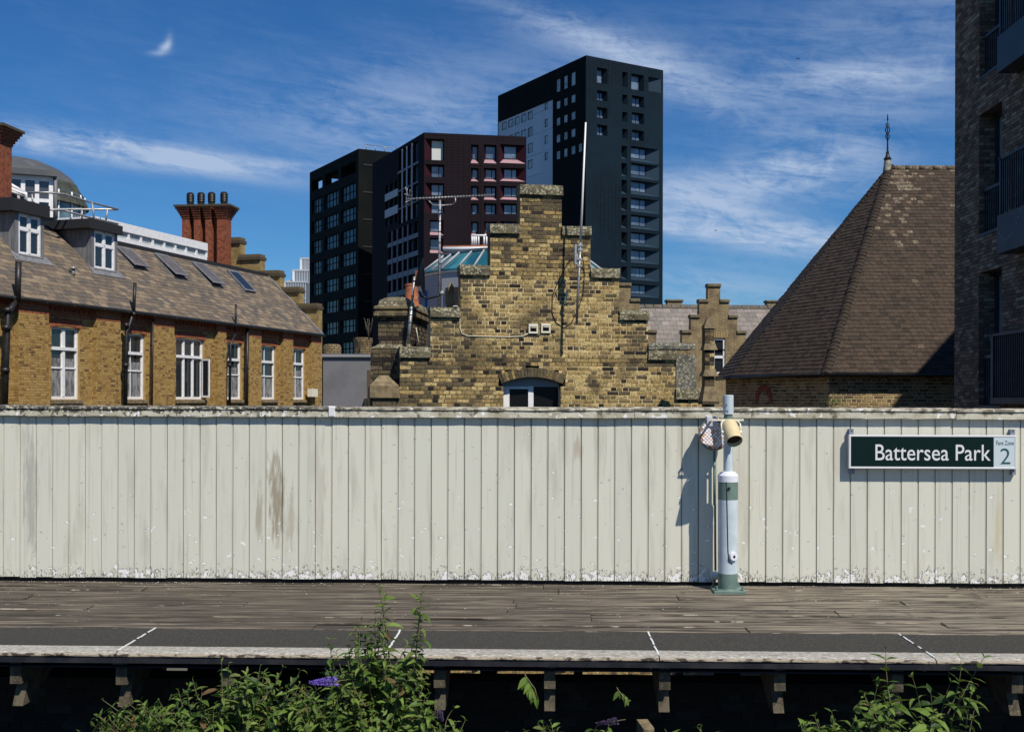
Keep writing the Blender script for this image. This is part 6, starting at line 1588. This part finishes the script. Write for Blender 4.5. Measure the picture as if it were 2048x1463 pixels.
for i, q in enumerate(opsL):
    a, b, c, d = q; o = empty('window', BL.P((a + b) / 2, c, -.7), parent=blk)
    mb = MB().box(BL, a, b, c, d, -.30, -.26, OGL); obj('pane', mb, o)
    mb = MB()
    for k in range(1, 4): x = a + (b - a) * k / 4; mb.box(BL, x - .05, x + .05, c, d, -.26, -.2, TBLK)
    mb.box(BL, a, b, (c + d) / 2 - .05, (c + d) / 2 + .05, -.26, -.21, TBLK); obj('mullion', mb, o, kind='stuff')
for i in range(9):
    mb = MB().box(BR, .6, ur, BH - 2 - i * 3.4, BH - 1.85 - i * 3.4, 0, .08, FLASH); obj('cladding_band', mb, blk)
mb = MB()
for k in range(6): mb.tube([BL.P(0, BH, 0) + BR.u * (1 + k * 1.2), BL.P(0, BH + .6, 0) + BR.u * (1 + k * 1.2)], .04, GALV, 4)
mb.tube([BL.P(0, BH + .6, 0) + BR.u * .8, BL.P(0, BH + .6, 0) + BR.u * 8], .04, GALV, 4); obj('roof_rail', mb, blk, kind='stuff')
# pale far tower
YP = 420.0; sp = YP / FPX
pal = empty('far_pale_tower', at(600, 812, YP), 'far pale grey stepped tower with fine vertical ribs left of the black block', 'tower')
PALE = mat('far_tower_pale', (.42, .45, .50), .7); PALD = mat('far_tower_windows', (.13, .16, .20), .4)
PF_ = Fr(at(600, 797, YP), (1, 0, 0)); X_ = lambda x: (x - 600) * sp; V_ = lambda y: (797 - y) * sp
for j, (x0, x1, yt, w_) in enumerate(((590, 640, 512, -9), (578, 640, 538, -6), (566, 612, 565, 0), (560, 640, 556, -12))):
    mb = MB().box(PF_, X_(x0), X_(x1), -8, V_(yt), w_ - 10, w_ - .5, PALD).box(PF_, X_(x0) - .1, X_(x1) + .1, V_(yt), V_(yt) + .6, w_ - 10, w_ + .1, PALE); obj('tier', mb, pal)
    mb = MB(); u = X_(x0)
    while u <= X_(x1): mb.box(PF_, u, u + .28, -8, V_(yt), w_ - .5, w_, PALE); u += .62 if j else .5
    v = V_(yt) - 6
    while v > V_(700): mb.box(PF_, X_(x0), X_(x1), v, v + .35, w_ - .45, w_ - .05, PALE); v -= 6
    mb.box(PF_, X_(x0), X_(x0) + .8, -8, V_(yt), w_ - .5, w_ + .05, SWHITE); obj('rib', mb, pal, kind='stuff')

# ------------------------------------------------------------------ aeroplane and bird
ap = at(1595, 118, 6000.0); s = 6000 / FPX
pm = mat('aeroplane_dark', (.03, .035, .05), .6)
aero = empty('aeroplane', ap, 'tiny dark aeroplane high in the sky right of the teal tower', 'aeroplane')
mb = MB().tube([ap + Vector((-11, -8, -1)), ap + Vector((-7, -5, 0)), ap + Vector((9, 6, 1)), ap + Vector((12, 8, 2))], [.5, 1.9, 1.7, .4], pm, 8); obj('fuselage', mb, aero)
mb = MB().hexa(WF, [tuple(ap + Vector(q)) for q in ((-2, -1, 0), (3, 1, 0), (10, -12, 1.2), (7, -13, 1.2))], [tuple(ap + Vector(q)) for q in ((-2, -1, .6), (3, 1, .6), (10, -12, 1.5), (7, -13, 1.5))], pm).hexa(WF, [tuple(ap + Vector(q)) for q in ((-3, 1, 0), (2, 3, 0), (-8, 13, 1.2), (-10, 12, 1.2))], [tuple(ap + Vector(q)) for q in ((-3, 1, .6), (2, 3, .6), (-8, 13, 1.5), (-10, 12, 1.5))], pm); obj('wings', mb, aero)
mb = MB().hexa(WF, [tuple(ap + Vector(q)) for q in ((8, 5.5, 1.5), (11.5, 7.6, 1.8), (12.5, 8.2, 5.5), (11, 7.4, 5.5))], [tuple(ap + Vector(q)) for q in ((8, 5.9, 1.5), (11.5, 8, 1.8), (12.5, 8.6, 5.5), (11, 7.8, 5.5))], pm); obj('tail_fin', mb, aero)
bd = at(1431, 461, 150.0); mb = MB()
mb.tube([bd + Vector((-.12, 0, -.02)), bd, bd + Vector((.16, 0, .0))], [.02, .06, .015], BLK, 6)
for sgn in (-1, 1):
    mb.poly(WF, [tuple(bd + Vector(q)) for q in ((-.06, 0, 0), (.08, 0, 0), (.02 * sgn + .05, .25 * sgn, .14), (-.02, .42 * sgn, .06))], BLK)
tag(obj('bird', mb), 'tiny dark bird gliding in the sky right of the teal tower', 'bird')

# ------------------------------------------------------------------ buddleia
LF = [mat('buddleia_leaf_%s' % n, c, .55, c2=tuple(x * .75 for x in c), sc=12, spec=.35) for n, c in (('mid', (.095, .165, .026)), ('bright', (.16, .25, .042)), ('dark', (.036, .075, .014)), ('olive', (.135, .17, .04)), ('withered', (.14, .085, .035)))]
for m in LF:
    bs = m.node_tree.nodes['Principled BSDF']
    tr = m.node_tree.nodes.new('ShaderNodeBsdfTranslucent'); ms = m.node_tree.nodes.new('ShaderNodeMixShader'); ms.inputs[0].default_value = .25
    out = [n for n in m.node_tree.nodes if n.type == 'OUTPUT_MATERIAL'][0]; tr.inputs[0].default_value = (.16, .24, .04, 1)
    m.node_tree.links.new(bs.outputs[0], ms.inputs[1]); m.node_tree.links.new(tr.outputs[0], ms.inputs[2]); m.node_tree.links.new(ms.outputs[0], out.inputs[0])
STEM = mat('buddleia_stem', (.13, .14, .06), .8, c2=(.13, .10, .06), sc=20)
FLOW = mat('buddleia_flower_purple', (.22, .12, .62), .6, c2=(.34, .22, .75), sc=40); FLOWD = mat('buddleia_flower_faded', (.10, .06, .16), .8, c2=(.05, .03, .05), sc=40)
def leaf_verts(L, wd, droop, fold):
    vs = []; fs = []; n = 5
    pr = [(0, .12), (.2, .75), (.45, 1), (.72, .62), (1, .03)]
    for t, k in pr:
        a = droop * t; x = L * (math.sin(a) / droop if abs(droop) > .01 else t); z = -L * ((1 - math.cos(a)) / droop if abs(droop) > .01 else 0)
        h = wd / 2 * k; vs += [Vector((x, -h, z + h * fold)), Vector((x, 0, z)), Vector((x, h, z + h * fold))]
    for i in range(4):
        a = i * 3; fs += [[a, a + 3, a + 4, a + 1], [a + 1, a + 4, a + 5, a + 2]]
    return vs, fs
LV = [leaf_verts(L, w_, d_, f_) for L, w_, d_, f_ in ((.12, .042, .9, .5), (.105, .040, .5, .4), (.14, .044, 1.3, .5), (.085, .032, .7, .5), (.13, .048, .3, .3), (.11, .036, 1.7, .5))]
def leaf_mesh(k, m):
    me = bpy.data.meshes.new('leaf'); me.from_pydata([tuple(v) for v in LV[k][0]], [], LV[k][1]); me.materials.append(m); return me
LM = {(k, j): leaf_mesh(k, LF[j]) for k in range(len(LV)) for j in range(5)}
def buddleia(name, base, stems, label, seed, maxl=300, scale=1.0, flowers=()):
    """stems: list of (tip, length of leafy part, leaf step, bend)"""
    rn = random.Random(seed); o = empty(name, base, label, 'shrub', 'buddleia shrubs growing along the track'); leaves = []; smb = MB()
    for tip, ll, stp, sc_ in stems:
        d = (tip - base); low = tip - Vector((d.x * .35 + rn.gauss(0, .05), d.y * .35 + rn.gauss(0, .04), ll))
        mid = tip.lerp(low, .5) + Vector((rn.gauss(0, .025), rn.gauss(0, .025), .0))
        tipc = tip + Vector((rn.gauss(0, .03), rn.gauss(0, .03), 0)) * .5
        pts = []
        for i in range(8):
            t = i / 7; pts.append(low.lerp(mid, t).lerp(mid.lerp(tipc, t), t))
        smb.tube(pts, [.006 - .0045 * i / 7 for i in range(8)], STEM, 4, cap=False)
        L = ll; n = max(2, int(L / stp)); ph = rn.random() * 3
        for i in range(n + 1):
            t = i / n; q = t * 7; k = min(6, int(q)); p = pts[k].lerp(pts[k + 1], q - k); ax = (pts[k + 1] - pts[k]).normalized()
            ph += 1.57 + rn.gauss(0, .25); top = t > .9
            for s_ in (0, 1):
                if rn.random() < .06: continue
                a = ph + s_ * math.pi; e = ax.orthogonal().normalized(); f = ax.cross(e); out = e * math.cos(a) + f * math.sin(a)
                lift = (.9 if top else .35) + rn.gauss(0, .2); X = (out + ax * lift).normalized(); Y = ax.cross(X).normalized() if ax.cross(X).length > .01 else f
                Z = X.cross(Y); Y = (Y + Z * rn.gauss(0, .35)).normalized(); Z = X.cross(Y).normalized()
                if Z.z < 0: Z = -Z; Y = Z.cross(X)
                s2 = sc_ * (.55 if top else 1) * rn.uniform(.5, 1.3) * scale * (.75 + .25 * (1 - t))
                j = rn.choices([0, 1, 2, 3, 4], [5, 3.5 if t > .4 else 1, 2, 2, .15 if t > .5 else .5])[0]
                M_ = Matrix((X, Y, Z)).transposed().to_4x4(); leaves.append((s2, Matrix.Translation(p) @ M_ @ Matrix.Scale(s2, 4), rn.randrange(len(LV)), j))
    obj('stem', smb, o, kind='stuff')
    vis = []
    for i, (s2, M_, k, j) in enumerate(leaves):
        x, y = proj(M_.translation); ok = 0 < x < 2048 and 0 < y < 1463
        if ok: vis.append((-(s2 * LV[k][0][-2].length / M_.translation.y) + (M_.translation.y - base.y) * .02, i))
    vis.sort(); pick = set(i for _, i in vis[:maxl])
    V_ = []; F_ = []; MI = []
    for i, (s2, M_, k, j) in enumerate(leaves):
        if i in pick:
            q = bpy.data.objects.new('leaf', LM[(k, j)]); COL.objects.link(q); q.parent = o; q.matrix_local = Matrix.Translation(-base) @ M_
        else:
            b = len(V_); V_ += [tuple(M_ @ v - base) for v in LV[k][0]]; F_ += [[b + t for t in f] for f in LV[k][1]]; MI += [j] * len(LV[k][1])
    if V_:
        me = bpy.data.meshes.new('foliage'); me.from_pydata(V_, [], F_)
        for m in LF: me.materials.append(m)
        me.polygons.foreach_set('material_index', MI); q = bpy.data.objects.new('foliage', me); COL.objects.link(q); q.parent = o; q['kind'] = 'stuff'
    for c, d, L, r_, fm in flowers:
        mb = MB(); d = d.normalized(); e = d.orthogonal().normalized(); f = d.cross(e)
        for i in range(260):
            t = rn.random() ** .8; a = rn.random() * 6.283; w_ = r_ * (1 - t * .75) * rn.uniform(.7, 1.1); p = c + d * (L * t) + (e * math.cos(a) + f * math.sin(a)) * w_
            nn = ((e * math.cos(a) + f * math.sin(a)) + d * rn.gauss(0, .4)).normalized(); g_ = nn.orthogonal().normalized() * .0055; h_ = nn.cross(g_)
            mb.poly(WF, [tuple(p + g_ - nn * .006), tuple(p + h_), tuple(p - g_), tuple(p - h_ + nn * .005)], fm)
        mb.tube([c - d * .05, c + d * L], .003, STEM, 4, cap=False); obj('flower_spike', mb, o)
    return o
def contour_stems(cont, Y0, dY, n, ll, stp, seed, sc_=1.0, ymax=1500):
    rn = random.Random(seed); out = []
    for i in range(n):
        x = rn.uniform(cont[0][0], cont[-1][0])
        for k in range(len(cont) - 1):
            if cont[k][0] <= x <= cont[k + 1][0]:
                t = (x - cont[k][0]) / (cont[k + 1][0] - cont[k][0]); yc = cont[k][1] + t * (cont[k + 1][1] - cont[k][1]); break
        u = rn.random(); y = yc + 6 + (ymax - yc) * u ** 1.15; Y = Y0 + rn.uniform(-dY, dY) - (y - yc) / 150 * .12
        out.append((at(x, y, Y), ll * rn.uniform(.7, 1.2), stp, sc_ * rn.uniform(.8, 1.1)))
    return out
YBU = 7.55
cA = [(165, 1462), (215, 1402), (250, 1398), (300, 1392), (345, 1372), (400, 1345), (430, 1362), (470, 1338), (520, 1336), (560, 1345), (600, 1352), (640, 1370)]
cB = [(560, 1372), (640, 1352), (665, 1318), (700, 1302), (730, 1300), (770, 1304), (800, 1304), (835, 1320), (856, 1352), (868, 1400), (880, 1440)]
bA = at(470, 1640, YBU + .1); bB = at(740, 1640, YBU)
sA = contour_stems(cA, YBU + .1, .28, 170, .30, .034, 11, 1.0) + [(at(205, 1398, YBU - .1), .25, .05, 1), (at(443, 1322, YBU), .3, .05, .8), (at(462, 1326, YBU + .1), .25, .045, .8), (at(600, 1338, YBU), .25, .05, .9), (at(574, 1332, YBU), .25, .05, .9), (at(520, 1332, YBU), .25, .05, .9)]
buddleia('buddleia_bush', bA, sA, 'broad low leafy buddleia left of the purple flower spike', 5, 300)
sB = contour_stems(cB, YBU, .28, 150, .30, .034, 12, .95)
for x, y, ll, s_ in ((762, 1180, .62, .85), (846, 1183, .62, .85), (722, 1246, .42, .8), (748, 1232, .4, .7), (664, 1286, .34, .8), (712, 1262, .3, .8), (840, 1312, .3, .9), (812, 1296, .25, .9), (690, 1300, .3, .9)): sB.append((at(x, y - 6, YBU), ll, .042, s_ * 1.3)); sB.append((at(x + rnd.uniform(-8, 8), y + rnd.uniform(8, 24), YBU - .05), ll * .9, .06, s_ * 1.1)); sB.append((at(x + rnd.uniform(-14, 14), y + rnd.uniform(30, 60), YBU + .1), ll * .8, .06, s_))
buddleia('buddleia_bush', bB, sB, 'dense buddleia with tall thin shoots rising across the platform edge and a purple flower', 6, 300,
         flowers=[(at(678, 1360, YBU - .25), Vector((-1, -.1, -.05)), .19, .036, FLOW), (at(875, 1420, YBU - .2), Vector((.5, -.2, -1)), .07, .032, FLOWD)])
cC = [(860, 1452), (880, 1436), (905, 1432), (925, 1444), (945, 1458)]
cD = [(1000, 1452), (1040, 1448), (1085, 1436), (1130, 1434), (1175, 1436), (1230, 1432), (1262, 1452)]
buddleia('buddleia_bush', at(905, 1600, YBU - .1), contour_stems(cC, YBU - .1, .12, 12, .2, .04, 13, .9) + [(at(903, 1414, YBU - .1), .15, .05, .8), (at(932, 1440, YBU - .1), .2, .05, .8)], 'small leafy buddleia sprig at the lower right of the dense bush', 7, 150)
buddleia('buddleia_bush', at(1130, 1600, YBU - .1), contour_stems(cD, YBU - .1, .14, 34, .2, .038, 14, .9), 'low row of buddleia tips at the bottom centre with one faded flower', 8, 220,
         flowers=[(at(1236, 1440, YBU - .2), Vector((-1, 0, -.15)), .14, .025, FLOWD)])
# hanging sprigs
def sprig(x, y, n, L, lab, seed, Yp=8.1, sc_=.85):
    rn = random.Random(seed); base = at(x, y, Yp); o = empty('buddleia_sprig', base, lab, 'shrub', 'buddleia shrubs growing along the track')
    top = base + Vector((0, .25, -.02)); mb = MB().tube([top, base + Vector((-.01, 0, .01)), base + Vector((.06, -.03, -.08)), base + Vector((.08, -.04, -L))], .004, STEM, 5); obj('stem', mb, o)
    for i in range(n):
        t = i / n; p = base + Vector((.06 * t * 1.2, -.03 * t, -L * t * .9)); X = Vector((rn.uniform(-.8, .6), rn.uniform(-.6, .1), -1.0)).normalized(); Y = X.cross(Vector((0, -1, .4))).normalized(); Z = X.cross(Y)
        if Z.y > 0: Z, Y = -Z, -Y
        q = bpy.data.objects.new('leaf', LM[(rn.choice([1, 4, 0]), rn.choice([1, 1, 0]))]); COL.objects.link(q); q.parent = o
        q.matrix_local = Matrix.Translation(p - base) @ Matrix((X, Y, Z)).transposed().to_4x4() @ Matrix.Scale(sc_ * rn.uniform(.75, 1.15), 4)
sprig(1053, 1352, 12, .15, 'sunlit sprig of drooping leaves under the platform edge near the photo centre', 31)
sprig(1238, 1380, 6, .06, 'small dim sprig of leaves between two brackets under the platform edge', 32, 8.3, .6)
cE = [(1600, 1462), (1622, 1416), (1650, 1408), (1680, 1414), (1715, 1440)]
cF = [(1690, 1452), (1730, 1360), (1762, 1330), (1800, 1378), (1833, 1372), (1868, 1392), (1905, 1360), (1930, 1340), (1965, 1370)]
buddleia('buddleia_bush', at(1660, 1600, YBU), contour_stems(cE, YBU, .15, 34, .24, .042, 15, 1.1), 'smaller leafy buddleia clump at the bottom left of the right hand shrub', 9, 200, scale=1.1)
sF_ = contour_stems(cF, YBU, .2, 27, .34, .055, 16, 1.2) + [(at(1767, 1298, YBU), .5, .07, 1.2), (at(1835, 1352, YBU), .45, .07, 1.25), (at(1917, 1316, YBU), .4, .07, 1.1), (at(1969, 1314, YBU), .35, .065, 1.2), (at(1905, 1362, YBU), .4, .07, 1.2), (at(1870, 1385, YBU), .4, .07, 1.2)]
buddleia('buddleia_bush', at(1840, 1620, YBU), sF_, 'open large leaved buddleia in front of the platform edge at the right', 10, 300, scale=1.15)
buddleia('buddleia_bush', at(1390, 1600, YBU), [(at(1392, 1450, YBU), .15, .04, .8), (at(1340, 1458, YBU), .12, .04, .7), (at(1405, 1456, YBU), .15, .04, .8)], 'few buddleia leaf tips at the bottom edge below the banded pole', 17, 60)
bk = at(1296, 1463, 8.0); mb = MB().bev(Fr(bk, (1, .1, 0)), -.04, .04, -.12, .035, -.2, .03, STONE, .01); tag(obj('loose_brick', mb), 'top of a pale brown stone block at the bottom edge of the photo', 'stone')
